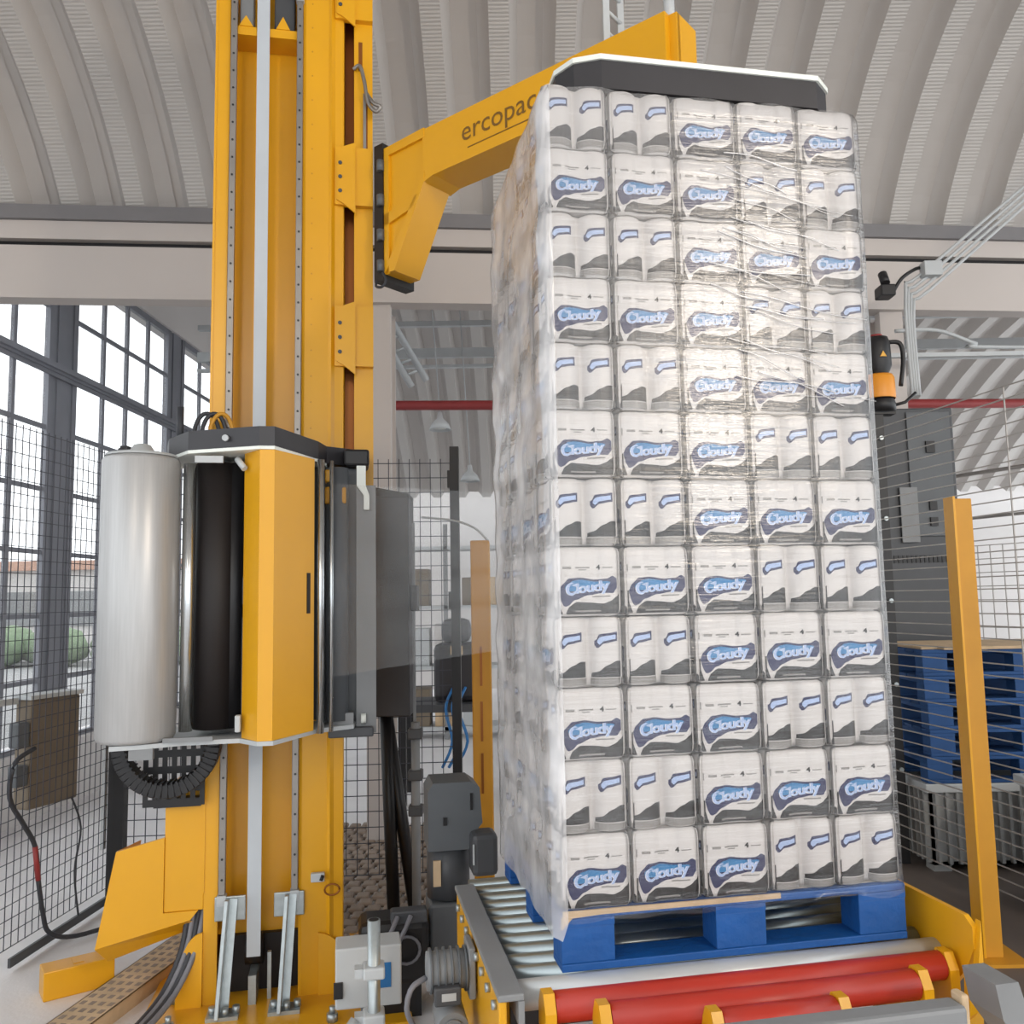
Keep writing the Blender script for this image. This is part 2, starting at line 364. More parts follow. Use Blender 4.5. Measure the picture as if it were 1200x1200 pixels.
TH = math.radians(1.8); WE = Vector((math.sin(TH), math.cos(TH), 0)); WN = Vector((math.cos(TH), -math.sin(TH), 0)); WP = Vector((-3.75, 6.3, 0))
def window_wall():
    R = Matrix.Translation(WP) @ Matrix(((WN.x, WE.x, 0, 0), (WN.y, WE.y, 0, 0), (0, 0, 1, 0), (0, 0, 0, 1)))   # local (out into room, along, z)
    def obj(mb, name, m, parent=None, label=None, cat=None):
        o = bpy.data.objects.new(name, mb.mesh(name, m)); col.objects.link(o)
        if parent: o.parent = parent
        else: o.matrix_world = R; tag(o, label, cat, kind='structure')
        return o
    b = MB(); b.box(-.2, .04, -9.5, 10.5, 0, .47); b.box(-.25, .07, -9.5, 10.5, .47, .52)
    obj(b, 'wall_left', 'wall_paint', None, 'low pale wall and sill under the tall windows', 'wall')
    b = MB(); b.box(-.2, .04, -9.5, 10.5, 4.55, 6.2); obj(b, 'wall_left', 'wall_paint', None, 'pale wall above the tall windows', 'wall')
    posts = [-3.66, -1.43, .80, 3.03, 5.26, 7.49]
    for k, s in enumerate(posts):
        c = MB(); c.box(-.07, .0, s - .15, s + .15, .52, 4.55); c.box(.0, .012, s - .09, s + .09, .52, 4.55)
        obj(c, 'wall_post', 'frame_grey', None, '%s dark grey steel post between the tall windows, counted from the camera' % ORD[k + 1], 'post')
    g = MB(); g.box(-.003, .003, .02, .40, .03, .48); gme = g.mesh('pane', 'pane_glass')
    where = ['nearest the camera', 'beside the near fence', 'left of the first visible post', 'behind the film roll', 'beside the mast', 'farthest away']
    for k in range(5):
        s0, s1 = posts[k] + .16, posts[k + 1] - .16
        f = MB(); f.box(-.03, .012, s0 - .012, s0 + .055, .52, 4.55); f.box(-.03, .012, s1 - .055, s1 + .012, .52, 4.55); f.box(-.03, .012, s0, s1, .52, .56); f.box(-.03, .012, s0, s1, 4.49, 4.55)
        w = obj(f, 'window_%d' % (k + 1), 'frame_grey', None, 'tall gridded steel window %s' % where[k + 1 if k < 5 else k], 'window')
        n = 4; a0 = s0 + .07; st = (s1 - s0 - .14) / n
        for i in range(1, n):
            q = MB(); q.box(-.018, .012, a0 + st * i - .02, a0 + st * i + .02, .56, 4.49); obj(q, 'mullion', 'frame_grey', w)
        for j in range(1, 8):
            z = .03 + .502 * (j + 1); q = MB(); hh = .018
            q.box(-.015, .010, a0, s1 - .07, z - hh, z + hh); obj(q, 'glazing_bar', 'frame_grey', w)
        for i in range(n):
            for j in range(8):
                o = inst(gme, 'pane', (0, a0 + st * i, .53 + .502 * j if j else .55), 0, w); o.scale = (1, st / .42, 1)
    # heavy transom rail running in front of the windows
    q = MB(); q.box(.02, .06, -9, 10, 3.50, 3.58); q.box(.06, .09, -9, 10, 3.52, 3.56); q.box(.02, .04, -9, 10, 3.47, 3.50)
    o = obj(q, 'trim_1', 'frame_grey', None, 'thick grey rail running across the windows', 'rail')
window_wall()

def far_end():
    b = MB(); b.box(-3.9, 12, 16.0, 16.2, 0, 6)
    single(b, 'wall_back', 'wall_paint', 'pale far end wall of the hall', 'wall', (0, 16, 0), 'w', kind='structure')
    # ground and pale buildings outside the windows
    b = MB(); b.box(-60, -4.0, -20, 60, -.3, -.05); single(b, 'ground', 'asphalt', 'grey yard outside the windows', 'ground', (-30, 20, -.3), 'w', kind='structure')
    t = thing('yard_building', 'low pale building seen through the windows across the yard', 'building', (-20, 34, -.05), 'w')
    b = MB(); b.box(-30, -10, 33, 42, -.05, 3.0); b.build('wall', 'wall_paint', t)
    b = MB(); b.box(-30.3, -9.7, 32.7, 42.3, 3.0, 3.35); b.build('roof_edge', 'brick_far', t)
    for i in range(8):
        b = MB(); b.box(-29 + i * 2.4, -27.6 + i * 2.4, 32.93, 33.0, .9, 2.2); b.build('window', 'mid_grey', t)
    h = MB()
    for i in range(60):
        x = random.uniform(-26, -9); y = random.uniform(24, 27); r = random.uniform(.4, .8)
        h.lathe([(0.05, -r * .7), (r * .8, -r * .4), (r, 0), (r * .7, r * .6), (.05, r * .8)], (x, y, r * .6), 7)
    single(h, 'hedge', 'green_far', 'green hedge outside the windows', 'hedge', (-18, 25, -.05), 'w', kind='stuff')
far_end()

# ------------------------------------------------------------------ roller conveyor with round red-roller front
ROLL_TOP = 0.632
def conveyor():
    t = thing('roller_conveyor', 'yellow-framed roller conveyor with red front rollers under the blue pallet', 'conveyor', (.48, .4, 0))
    b = MB(); b.box(-.185, -.165, -.10, .72, .30, .628, bev=.004); b.build('side_plate', 'yellow', t)
    b = MB(); b.box(-.19, -.125, -.12, .73, .628, .645, bev=.004); b.box(-.14, -.125, -.12, .73, .57, .628); o = b.build('top_rail', 'mid_grey', t); o['label'] = 'grey top rail'
    for i in range(8):
        v = -.06 + i * .1
        q = MB(); q.cyl((-.197, v, .60), (-.185, v, .60), .012, 8); q.build('bolt', 'galvanised', t)
    # raised yellow plate on the far side with its bent-in front end
    b = MB(); b.prism([(-.14, .60), (-.17, .66), (-.17, .715), (-.14, .737), (.90, .737), (.90, .45), (0, .45)], 'x', 1.075, 1.09); b.build('side_plate', 'yellow', t)
    b = MB(); b.prism([(1.075, .62), (1.09, .735), (1.09, .52), (1.04, .50), (1.045, .60)], 'y', -.185, -.165); b.build('end_plate', 'yellow', t)
    # zinc rollers
    r = MB(); r.cyl((-.13, 0, 0), (1.07, 0, 0), .031, 14); r.cyl((-.15, 0, 0), (-.13, 0, 0), .012, 8); r.cyl((1.07, 0, 0), (1.08, 0, 0), .012, 8)
    me = r.mesh('roller', 'roller_zinc')
    for i in range(11): inst(me, 'roller', (-.48, .075 + i * .074 - .4, ROLL_TOP - .031), 0, t)
    b = MB(); b.cyl((-.12, -.012, .595), (1.105, -.012, .595), .037, 20); b.cyl((1.105, -.012, .595), (1.115, -.012, .595), .02, 12); b.build('front_roller', 'silver_roller', t)
    # red chord rollers in yellow brackets on a round pan
    for (v, z, u0, u1) in ((-.088, .592, -.045, 1.03), (-.160, .585, .075, .90), (-.232, .575, .33, .63)):
        b = MB(); b.cyl((u0, v, z), (u1, v, z), .037, 20); o = b.build('red_roller', 'red_rubber', t)
        for uu in (u0, u1):
            q = MB(); s = 1 if uu > .4 else -1
            q.prism([(v - .042, z - .16), (v - .040, z + .0), (v - .018, z + .04), (v + .018, z + .04), (v + .040, z + .0), (v + .042, z - .16)], 'x', uu + s * .002, uu + s * .03)
            q.box(uu + s * .002, uu + s * .05, v - .045, v - .005, z - .16, z - .10); q.build('bracket', 'yellow', t)
    cx, cy, R = .47, .89, 1.20
    arc = []
    for i in range(25):
        a = math.radians(-90 - 34 + 68 * i / 24); arc.append((cx + R * math.cos(a), cy + R * math.sin(a)))
    b = MB(); b.prism(arc + [(1.14, .0), (-.2, .0)], 'z', .40, .44); b.build('pan', 'yellow', t)
    b = MB(); n = len(arc)
    P = [(x, y, .20) for x, y in arc] + [(x, y, .475) for x, y in arc] + [(cx + (x - cx) * .985, cy + (y - cy) * .985, .475) for x, y in arc] + [(cx + (x - cx) * .985, cy + (y - cy) * .985, .20) for x, y in arc]
    Fc = []
    for i in range(n - 1):
        for k in range(4): Fc.append([k * n + i, k * n + i + 1, ((k + 1) % 4) * n + i + 1, ((k + 1) % 4) * n + i])
    b.add(P, Fc); b.build('pan_rim', 'yellow', t)
    for (u, v) in ((-.10, .15), (-.10, .64), (1.03, .15), (1.03, .78)):
        q = MB(); q.box(u - .035, u + .035, v - .035, v + .035, 0, .57); q.box(u - .06, u + .06, v - .06, v + .06, 0, .012); q.build('leg', 'yellow', t)
    q = MB(); q.box(-.12, 1.07, .10, .14, .46, .52); q.box(-.12, 1.07, .62, .66, .46, .52); q.build('cross_member', 'dark_grey', t)
conveyor()

# ------------------------------------------------------------------ pallets
PAL_H = 0.151
def pallet(name, label, base, frame, L, D, mat_b, H=PAL_H, wood=True, group=None, rz=None):
    t = thing(name, label, 'pallet', base, frame, group); x0, y0, z0 = base
    if rz is not None: t.rotation_euler = (0, 0, rz)
    for k, yy in enumerate((0, D / 2 - .05, D - .10)):
        b = MB(); b.box(x0, x0 + L, y0 + yy, y0 + yy + .10, z0, z0 + .020, bev=.003); b.build('bottom_board', mat_b, t)
    for i, xx in enumerate((0, L / 2 - .07, L - .145)):
        for yy in (0, D / 2 - .05, D - .10):
            b = MB(); b.box(x0 + xx, x0 + xx + .145, y0 + yy + .002, y0 + yy + .098, z0 + .020, z0 + H - .040, bev=.003); b.build('block', mat_b, t)
    for k, xx in enumerate((0, L / 2 - .07, L - .145)):
        b = MB(); b.box(x0 + xx, x0 + xx + .145, y0 + .001, y0 + D - .001, z0 + H - .040, z0 + H - .020); b.build('stringer_board', mat_b, t)
    nb = 7; wv = (D - .06) / nb
    for k in range(nb):
        b = MB(); yy = k * (wv + .01); b.box(x0, x0 + L, y0 + yy, y0 + yy + wv, z0 + H - .020, z0 + H, bev=.003); b.build('deck_board', mat_b, t)
    return t
p = pallet('pallet', 'blue wooden pallet carrying the wrapped stack of paper packs', (0, 0, ROLL_TOP), 'm', 1.0, .83, 'pallet_blue')
b = MB()                                        # bare wood where the paint has chipped off the front edge
b.box(.004, .62, -.0015, .004, ROLL_TOP + PAL_H - .012, ROLL_TOP + PAL_H + .0015); b.prism([(.0, ROLL_TOP + .105), (.03, ROLL_TOP + .135), (.11, ROLL_TOP + .139), (.03, ROLL_TOP + .139), (.0, ROLL_TOP + .139)], 'y', -.0015, .003)
b.build('chipped_edge', 'raw_wood', p)

# ------------------------------------------------------------------ packs of paper rolls
PW = 0.2; LAYER = 2.30 / 12; PH = LAYER - .002
def lobe(x, side=False):                                     # how far the wrapper falls back from the pack's outer plane, x in -.1...1
    c = .05 if x > 0 else -.05
    q = min(1, abs(x - c) / .05); d = .05 * (1 - math.sqrt(max(0, 1 - q * q)))
    inner = (x > c) == (c < 0)
    return min(d, .034 if side else .007) if inner else min(d * .45, .016)
def make_pack():
    b = MB(); xs = [-.1 + .2 * i / 32 for i in range(33)]
    ring = []
    for k in range(4):
        for x in xs[:-1]:
            p = Vector((x, -.1 + lobe(x, k % 2 == 1), 0)); ring.append(Matrix.Rotation(k * PI / 2, 3, 'Z') @ p)
    n = len(ring); lev = [(0, .86), (.006, .95), (.016, .99), (.03, 1), (PH - .03, 1), (PH - .014, .985), (PH - .005, .94), (PH, .84)]
    P = []
    for z, s_ in lev:
        for i, q in enumerate(ring):
            # shrink towards the axis of the nearest roll so that every roll shows a rounded shoulder
            c = Vector((.05 if q.x > 0 else -.05, .05 if q.y > 0 else -.05, 0))
            w = c + (q - c) * (1 - (1 - s_) * 1.3); P.append((w.x, w.y, z))
    Fc = [[j * n + i, j * n + (i + 1) % n, (j + 1) * n + (i + 1) % n, (j + 1) * n + i] for j in range(len(lev) - 1) for i in range(n)]
    b.add(P, Fc, 0, True); b.f.append(list(range(n))[::-1]); b.m.append(0); b.sm.append(False)
    b.f.append([(len(lev) - 1) * n + i for i in range(n)]); b.m.append(0); b.sm.append(False)
    me = b.mesh('paper_roll_pack', 'pack_white')
    # printed design, laid on the wrapper surface (x 0..1 across, z 0..1 up)
    pr = MB(); NAMES = ['print_charcoal', 'print_navy', 'print_blue', 'print_pale', 'print_white', 'print_grey']
    def put(pts, fcs, mi, lift, k):
        R = Matrix.Rotation(k * PI / 2, 3, 'Z'); Q = []
        for (x, z) in pts:
            X = -.1 + .2 * x; Q.append(R @ Vector((X, -.1 + lobe(max(-.0999, min(.0999, X)), k % 2 == 1) - lift, z * PH)))
        pr.add(Q, fcs, mi)
    def interp(tab, x):
        for (a, b_), (c, d) in zip(tab, tab[1:]):
            if a <= x <= c: t = (x - a) / (c - a) if c > a else 0; t = t * t * (3 - 2 * t); return b_ + (d - b_) * t
        return tab[0][1] if x < tab[0][0] else tab[-1][1]
    def strip(lo, hi, x0, x1, mi, lift, k, n=22):
        pts = []
        for i in range(n + 1):
            x = x0 + (x1 - x0) * i / n; pts += [(x, interp(lo, x)), (x, max(interp(lo, x), interp(hi, x)))]
        put(pts, [[2 * i, 2 * i + 2, 2 * i + 3, 2 * i + 1] for i in range(n)], mi, lift, k)
    for k in (0, 2):                             # brand face
        strip([(0, .03), (.98, .03)], [(.0, .38), (.06, .22), (.13, .04)], .02, .12, 0, .0006, k, 8)
        strip([(0, .03), (1, .03)], [(.17, .05), (.22, .15), (.32, .205), (.5, .195), (.7, .175), (.8, .21), (.9, .28), (.98, .39)], .17, .98, 0, .0006, k)
        strip([(0, .06), (1, .06)], [(0, .085), (1, .085)], .30, .66, 5, .0010, k, 8)
        strip([(.08, .33), (.10, .22), (.15, .135), (.19, .15), (.3, .235), (.5, .30), (.7, .33), (.84, .325), (.90, .40)],
              [(.08, .36), (.12, .46), (.22, .545), (.38, .555), (.6, .525), (.75, .535), (.84, .575), (.90, .54)], .08, .90, 1, .0010, k, 30)
        strip([(.15, .40), (.2, .36), (.3, .36), (.5, .40), (.7, .42), (.80, .46)],
              [(.15, .42), (.2, .47), (.28, .512), (.38, .525), (.6, .495), (.75, .50), (.80, .49)], .16, .80, 2, .0013, k, 28)
        P, Fc = text_polys('Cloudy', .19, bold=.006, spacing=.92)
        w = max(q.x for q in P) - min(q.x for q in P)
        for (mi, sc, lift, dx) in ((3, 1.0, .0022, 0.0), (4, 1.0, .0019, -.008)):
            pts = []
            for q in P:
                x = .475 + q.x / w * .62 * sc + dx; zz = .405 + q.y * 1.05 * (1.25 if q.x < -w * .32 else 1.0) + .11 * (x - .475); pts.append((x, zz))
            put(pts, Fc, mi, lift, k)
        P, Fc = text_polys('4', .10, bold=.004); put([(.64 + q.x, .70 + q.y * .95) for q in P], Fc, 0, .0008, k)
        strip([(0, .69), (1, .69)], [(0, .705), (1, .705)], .69, .84, 5, .0008, k, 4)
        strip([(0, .68), (1, .68)], [(0, .715), (1, .715)], .13, .25, 5, .0008, k, 4)
        strip([(0, .69), (1, .69)], [(0, .71), (1, .71)], .31, .52, 5, .0008, k, 6)
        strip([(0, .66), (1, .66)], [(0, .675), (1, .675)], .36, .47, 5, .0008, k, 4)
        strip([(.04, .70), (.06, .64), (.09, .635)], [(.04, .71), (.06, .745), (.09, .735)], .04, .075, 5, .0008, k, 5)
        strip([(0, .255), (1, .275)], [(0, .275), (1, .295)], .55, .80, 5, .0008, k, 6)
    for k in (1, 3):                             # side face: one small logo and wave on each of the two rolls
        for o in (0, .5):
            f = lambda tab: [(o + x * .5, z) for x, z in tab]
            strip(f([(0, .03), (1, .03)]), f([(0, .125), (1, .125)]), o + .03, o + .47, 5, .0006, k, 10)
            strip(f([(0, .135), (1, .135)]), f([(0, .185), (.2, .21), (.5, .31), (.75, .365), (1, .355)]), o + .015, o + .485, 0, .0006, k, 12)
            strip(f([(.15, .60), (.22, .55), (.4, .62), (.78, .65)]), f([(.18, .66), (.28, .755), (.5, .765), (.78, .785)]), o + .078, o + .39, 1, .0008, k, 12)
            strip(f([(.22, .63), (.27, .60), (.4, .655), (.72, .68)]), f([(.22, .66), (.3, .715), (.5, .73), (.74, .745)]), o + .112, o + .365, 3, .0011, k, 10)
    pm = pr.mesh('printed_design', NAMES)
    return me, pm
def packs():
    me, pm = make_pack(); zb = ROLL_TOP + PAL_H + .001
    VD = .2075                                   # pack pitch along the depth of the pallet
    for L in range(12):
        side_first = L % 2 == 1
        lay = 'bottom layer' if L == 0 else ('top layer' if L == 11 else '%s layer from bottom' % ORD[L + 1])
        spots = []
        for i in range(5):
            side = (i < 2) if side_first else (i > 2)
            pos = ['at the left corner', 'second from left', 'in the middle', 'second from right', 'at the right corner'][i]
            lab = ('paper roll pack, side face forward, %s, %s' if side else 'paper roll pack, blue logo forward, %s, %s') % (pos, lay)
            spots.append((.1 + i * .2, .104, PI / 2 if side else 0, lab, 'paper packs on the front of the stack'))
        for j in range(1, 4):
            for i, sd in ((0, 'left'), (4, 'right')):
                lab = 'paper pack, stack %s side, %s behind front corner, %s' % (sd, ORD[j], lay)
                spots.append((.1 + i * .2, .104 + j * VD, (PI / 2 if (i == 0) == side_first else 0), lab, 'paper packs down the sides of the stack'))
        shift = Vector((noise.noise((L * .9, 1.3, 0)) * .006, noise.noise((L * .9, 7.3, 0)) * .005, 0))
        for (u, v, rz, lab, grp) in spots:
            o = bpy.data.objects.new('paper_roll_pack', me); col.objects.link(o)
            o.location = W(u + shift.x + random.uniform(-.0012, .0012), v + shift.y * .6 + random.uniform(-.003, .002), zb + L * LAYER)
            o.rotation_euler = (0, 0, A_M + rz + random.uniform(-.008, .008)); o.scale = (.997, .997, random.uniform(.988, 1.0))
            tag(o, lab, 'paper pack', grp)
            c = bpy.data.objects.new('printed_design', pm); col.objects.link(c); c.parent = o
packs()

# ------------------------------------------------------------------ stretch film: wrap round the load and the web running to it
def film():
    z0, z1 = ROLL_TOP + .118, ROLL_TOP + PAL_H + 2.30 - .006
    b = MB(); nz_ = 150; prof = []
    def seg(p, q, n, mi): return [(p[0] + (q[0] - p[0]) * i / n, p[1] + (q[1] - p[1]) * i / n, mi) for i in range(n)]
    x0, x1, y0, y1 = -.014, .999, -.014, .848
    prof += seg((x0 + .03, y0), (x1 - .03, y0), 70, 0) + seg((x1 - .008, y0 + .008), (x1, y0 + .03), 2, 0) + seg((x1, y0 + .03), (x1, y1 - .03), 26, 0)
    prof += seg((x1 - .01, y1 - .01), (x1 - .03, y1), 2, 0) + seg((x1 - .03, y1), (x0 + .03, y1), 26, 0) + seg((x0 + .01, y1 - .01), (x0, y1 - .03), 2, 1)
    prof += seg((x0, y1 - .03), (x0, y0 + .03), 30, 1) + seg((x0, y0 + .03), (x0 + .03, y0), 3, 1)
    n = len(prof); cx, cy = .5, .415; P = []
    for j in range(nz_ + 1):
        t = j / nz_; z = z0 + (z1 - z0) * t
        for (x, y, mi) in prof:
            left = mi == 1 and x < .05
            d = noise.noise((x * 2.5, y * 2.5, z * 9)) * (.006 if left else .003)
            d += abs(noise.noise((x * 4 + 5, y * 5, z * 3.2))) * (.012 if left else .003)
            if left:                              # taut film sinks in between the layers
                ph = ((z - ROLL_TOP - PAL_H) / LAYER) % 1.0; d -= .002 * math.cos(2 * PI * ph)
            d = max(d, -.006 if left else -.004)
            if t > .985: d -= (t - .985) / .015 * .022   # gathered in over the shoulders of the top layer
            nx = -1 if left else (1 if x > x1 - .02 and y0 + .02 < y < y1 - .02 else 0); ny = -1 if y < y0 + .02 else (1 if y > y1 - .02 else 0)
            zz = z
            if j == 0: zz = z + noise.noise((x * 7, y * 7, 1)) * .025 + (-.035 if left else .012)
            if j == nz_: zz = z + noise.noise((x * 9, y * 9, 4)) * .01
            P.append((x + nx * d, y + ny * d, zz))
    for j in range(nz_):
        for i in range(n):
            k = (i + 1) % n; b.add([], [])
            b.f.append([j * n + i, j * n + k, (j + 1) * n + k, (j + 1) * n + i]); b.m.append(prof[i][2]); b.sm.append(True)
    b.v = [Vector(p) for p in P]
    t = single(b, 'stretch_film', ['film_front', 'film_side'], 'clear glossy stretch film wrapped around the stack of paper packs', 'plastic film', (.5, .415, z0))
    # gathered folds pulled diagonally across the upper right of the front
    f = MB()
    for i in range(26):
        zz = random.uniform(2.15, 2.95); u0 = random.uniform(.45, .62); ln = random.uniform(.18, .42); sl = random.uniform(-.10, -.02)
        pts = []
        for q in range(9):
            s_ = q / 8; pts.append((min(u0 + ln * s_, 1.01), -.019 - .002 * math.sin(PI * s_) - random.uniform(0, .001), zz + sl * s_ + .006 * math.sin(6 * s_ + i)))
        f.tube(pts, random.uniform(.0012, .0028), 5)
    f.build('film_fold', 'film_fold', t)
    # film web from the carriage rollers to the load
    w = MB(); a_top, a_bot = (-.60, 1.235, 2.075), (-.60, 1.235, 1.31); c_top, c_bot = (-.022, .80, 1.985), (-.022, .80, 1.42)
    P = []; NU, NV = 20, 16
    for i in range(NU + 1):
        s_ = i / NU
        for j in range(NV + 1):
            t_ = j / NV; lo = Vector(a_bot).lerp(Vector(c_bot), s_); hi = Vector(a_top).lerp(Vector(c_top), s_); q = lo.lerp(hi, t_)
            P.append(q + Vector((.004 * math.sin(t_ * 40 + s_ * 2), .004 * math.sin(t_ * 31), 0)) * s_)
    w.add(P, [[i * (NV + 1) + j, (i + 1) * (NV + 1) + j, (i + 1) * (NV + 1) + j + 1, i * (NV + 1) + j + 1] for i in range(NU) for j in range(NV)], 0, True)
    o = w.build('film_web', 'film_web', t); o['label'] = 'flat sheet of film running from the carriage to the stack'
film()

# ------------------------------------------------------------------ yellow mast
def mast():
    t = thing('wrapping_mast', 'tall yellow wrapping machine mast with grey belt and two guide rails', 'machine mast', (-.88, 1.75, 0))
    TOP = 5.0
    b = MB(); b.box(-1.32, -.30, 1.18, 2.2, 0, .02, bev=.004); b.build('base_plate', 'yellow', t)
    b = MB(); b.box(-1.11, -1.09, 1.50, 2.0, .02, TOP); b.box(-1.09, -1.056, 1.50, 1.53, .02, TOP); b.box(-1.118, -1.108, 1.497, 1.53, .45, TOP); b.build('side_plate', 'yellow', t)
    b = MB(); b.box(-1.09, -.74, 1.63, 1.65, .24, TOP); b.box(-1.09, -.725, 1.97, 2.0, .02, TOP); b.build('channel_back', 'yellow', t)
    b = MB(); b.box(-1.056, -.74, 1.505, 1.64, 4.13, 4.17); b.prism([(-1.02, 4.17), (-.96, 4.17), (-.99, 4.22)], 'y', 1.50, 1.51); b.prism([(-.86, 4.17), (-.80, 4.17), (-.83, 4.23)], 'y', 1.50, 1.51); b.build('top_cross_bar', 'yellow', t)
    b = MB(); b.box(-1.02, -.96, 1.53, 1.6, 4.17, 4.42, bev=.006); b.build('drive_block', 'mid_grey', t)
    b = MB(); b.box(-.87, -.78, 1.53, 1.6, 4.17, 4.5, bev=.006); b.build('drive_block', 'dark_grey', t)
    for u in (-1.052, -.768):
        b = MB(); b.box(u, u + .027, 1.478, 1.505, .44, 4.30, bev=.003); r = b.build('guide_rail', 'rail_steel', t)
        h = MB()
        for i in range(48): h.cyl((u + .0135, 1.4785, .50 + i * .08), (u + .0135, 1.476, .50 + i * .08), .005, 6)
        h.build('rail_bolts', 'black', t, r)
        e_ = MB(); e_.box(u - .004, u + .031, 1.472, 1.51, 4.30, 4.36, bev=.004); e_.box(u - .004, u + .031, 1.472, 1.51, .40, .44); e_.build('end_stop', 'light_grey', t, r)
    b = MB(); b.box(-.941, -.887, 1.492, 1.496, .19, TOP); b.build('belt', 'belt', t)
    b = MB(); b.cyl((-.95, 1.56, .20), (-.88, 1.56, .20), .06, 18); b.build('belt_pulley', 'black', t)
    b = MB(); b.box(-1.05, -.745, 1.60, 1.64, .02, .24); b.build('foot_opening', 'rubber', t)
    b = MB(); b.box(-.86, -.845, 1.50, 1.52, .02, .20); b.box(-.93, -.90, 1.46, 1.60, .02, .13); b.build('tension_rod', 'galvanised', t)
    # box section right of the channel, slightly bent panel
    b = MB(); b.prism([(-.74, 1.53), (-.74, 1.50), (-.728, 1.495), (-.628, 1.505), (-.615, 1.495), (-.600, 1.51), (-.562, 1.515), (-.558, 1.53), (-.558, 2.0), (-.725, 2.0), (-.725, 1.53)], 'z', .02, TOP); b.build('front_panel', 'yellow', t)
    h = MB()
    for i in range(30): h.cyl((-.70, 1.4985, 1.2 + i * .115), (-.70, 1.496, 1.2 + i * .115), .004, 6); 
    h.build('rivets', 'yellow_dull', t)
    # lift rail cover on the right with bolted tabs across a dark slot
    b = MB(); b.box(-.515, -.432, 1.525, 1.54, 1.95, TOP); b.box(-.447, -.432, 1.54, 1.9, 1.95, TOP); b.box(-.56, -.45, 1.88, 1.9, 1.95, TOP); cv = b.build('lift_cover', 'yellow', t)
    b = MB(); b.box(-.556, -.448, 1.62, 1.64, 1.95, TOP); b.build('slot_interior', 'copper', t)
    for z in (2.65, 3.385, 4.27, 5.0):
        q = MB(); q.prism([(-.592, z), (-.592, z + .21), (-.56, z + .25), (-.51, z + .27), (-.51, z - .06), (-.56, z - .02)], 'y', 1.486, 1.495)
        q.box(-.60, -.432, 1.495, 1.526, z - .02, z + .25)
        tb = q.build('bolted_tab', 'yellow', t)
        h = MB()
        for k in range(3): h.cyl((-.577, 1.486, z + .04 + k * .065), (-.577, 1.482, z + .04 + k * .065), .009, 8)
        h.build('tab_bolt', 'dark_grey', t, tb)
    b = MB(); b.box(-.495, -.478, 1.5225, 1.53, 4.02, 4.16); b.box(-.468, -.455, 1.5225, 1.53, 3.6, 3.92); b.build('cover_slot', 'copper', t)
    b = MB(); b.tube([(-.52, 1.515, 4.02), (-.49, 1.50, 4.03), (-.47, 1.49, 3.95), (-.455, 1.48, 3.85), (-.42, 1.47, 3.80), (-.40, 1.46, 3.82), (-.43, 1.47, 3.84), (-.46, 1.50, 3.90)], .009, 6); b.box(-.475, -.462, 1.50, 1.525, 3.62, 3.90); b.build('latch', 'rail_steel', t)
    # gussets
    for s, u in ((-1, -1.11), (1, -.66)):
        g = [(u, .02), (u, .30 if s < 0 else .26)]
        for i in range(9):
            a = PI / 2 * i / 8; g.append((u + s * (.0 + .10 * math.sin(a)) * (1 if s < 0 else 1.25), .02 + (.28 if s < 0 else .24) * (math.cos(a)) ** .8 if i < 8 else .02))
        q = MB(); q.prism(g, 'y', 1.485, 1.50); q.build('gusset', 'yellow', t)
    # galvanised tilting struts
    for u in (-1.005, -.775):
        q = MB(); q.box(u - .06, u + .06, 1.478, 1.49, .34, .435, bev=.004); st = q.build('strut_plate', 'galvanised', t)
        P = [(u - .012, 1.478, .43), (u + .012, 1.478, .43), (u - .012, 1.44, .43), (u + .012, 1.44, .43)]
        q = MB()
        M = Matrix.Translation((u - .005, 1.46, .43)) @ Matrix.Rotation(.055, 4, 'Y') @ Matrix.Rotation(-.20, 4, 'X')
        q.box(-.010, .006, -.05, .02, -.42, 0.0, M=M, bev=.003); q.box(.006, .035, .01, .02, -.42, 0.0, M=M); q.build('strut_bar', 'galvanised', t, st)
        q = MB(); q.box(u - .07, u + .05, 1.34, 1.42, .02, .034)
        for dx in (-.05, .0, .04): q.cyl((u + dx, 1.36 + abs(dx) * .4, .034), (u + dx, 1.36 + abs(dx) * .4, .06), .014, 8)
        q.build('strut_foot', 'galvanised', t, st)
    q = MB()
    for (u, v) in ((-1.2, 1.3), (-1.22, 1.55), (-.6, 1.25), (-.42, 1.3), (-.42, 1.6)): q.cyl((u, v, .02), (u, v, .05), .022, 6); q.cyl((u, v, .05), (u, v, .075), .011, 8)
    q.build('anchor_bolt', 'galvanised', t)
    # cable chute on the left
    q = MB(); q.box(-1.262, -1.11, 1.50, 1.78, .385, .86, bev=.004); q.build('cable_box', 'yellow', t)
    q = MB(); q.prism([(-1.443, .632), (-1.262, .675), (-1.262, .385), (-1.13, .385), (-1.16, .350), (-1.512, .268)], 'y', 1.495, 1.51)
    q.add([(-1.512, 1.495, .268), (-1.16, 1.495, .350), (-1.13, 1.58, .30), (-1.482, 1.58, .190)], [[0, 1, 2, 3]])
    q.add([(-1.512, 1.51, .268), (-1.443, 1.51, .632), (-1.413, 1.80, .60), (-1.482, 1.80, .190), (-1.482, 1.58, .190), (-1.482, 1.58, .190)], [[0, 1, 2, 3, 4]])
    q.build('wing_cover', 'yellow', t)
    q = MB()
    for k in range(4): q.tube([(-1.17 + k * .02, 1.54, .40), (-1.19 + k * .018, 1.50, .24), (-1.25 + k * .016, 1.42, .10), (-1.33 + k * .014, 1.22, .05), (-1.40 + k * .01, 1.0, .03 + k * .012)], .012, 7, k % 2)
    q.build('cable_bundle', ['cable', 'cable_grey'], t)
    # limit switch with looped wire
    q = MB(); q.box(-.69, -.635, 1.47, 1.496, .465, .50, bev=.004); sw = q.build('limit_switch', 'light_grey', t)
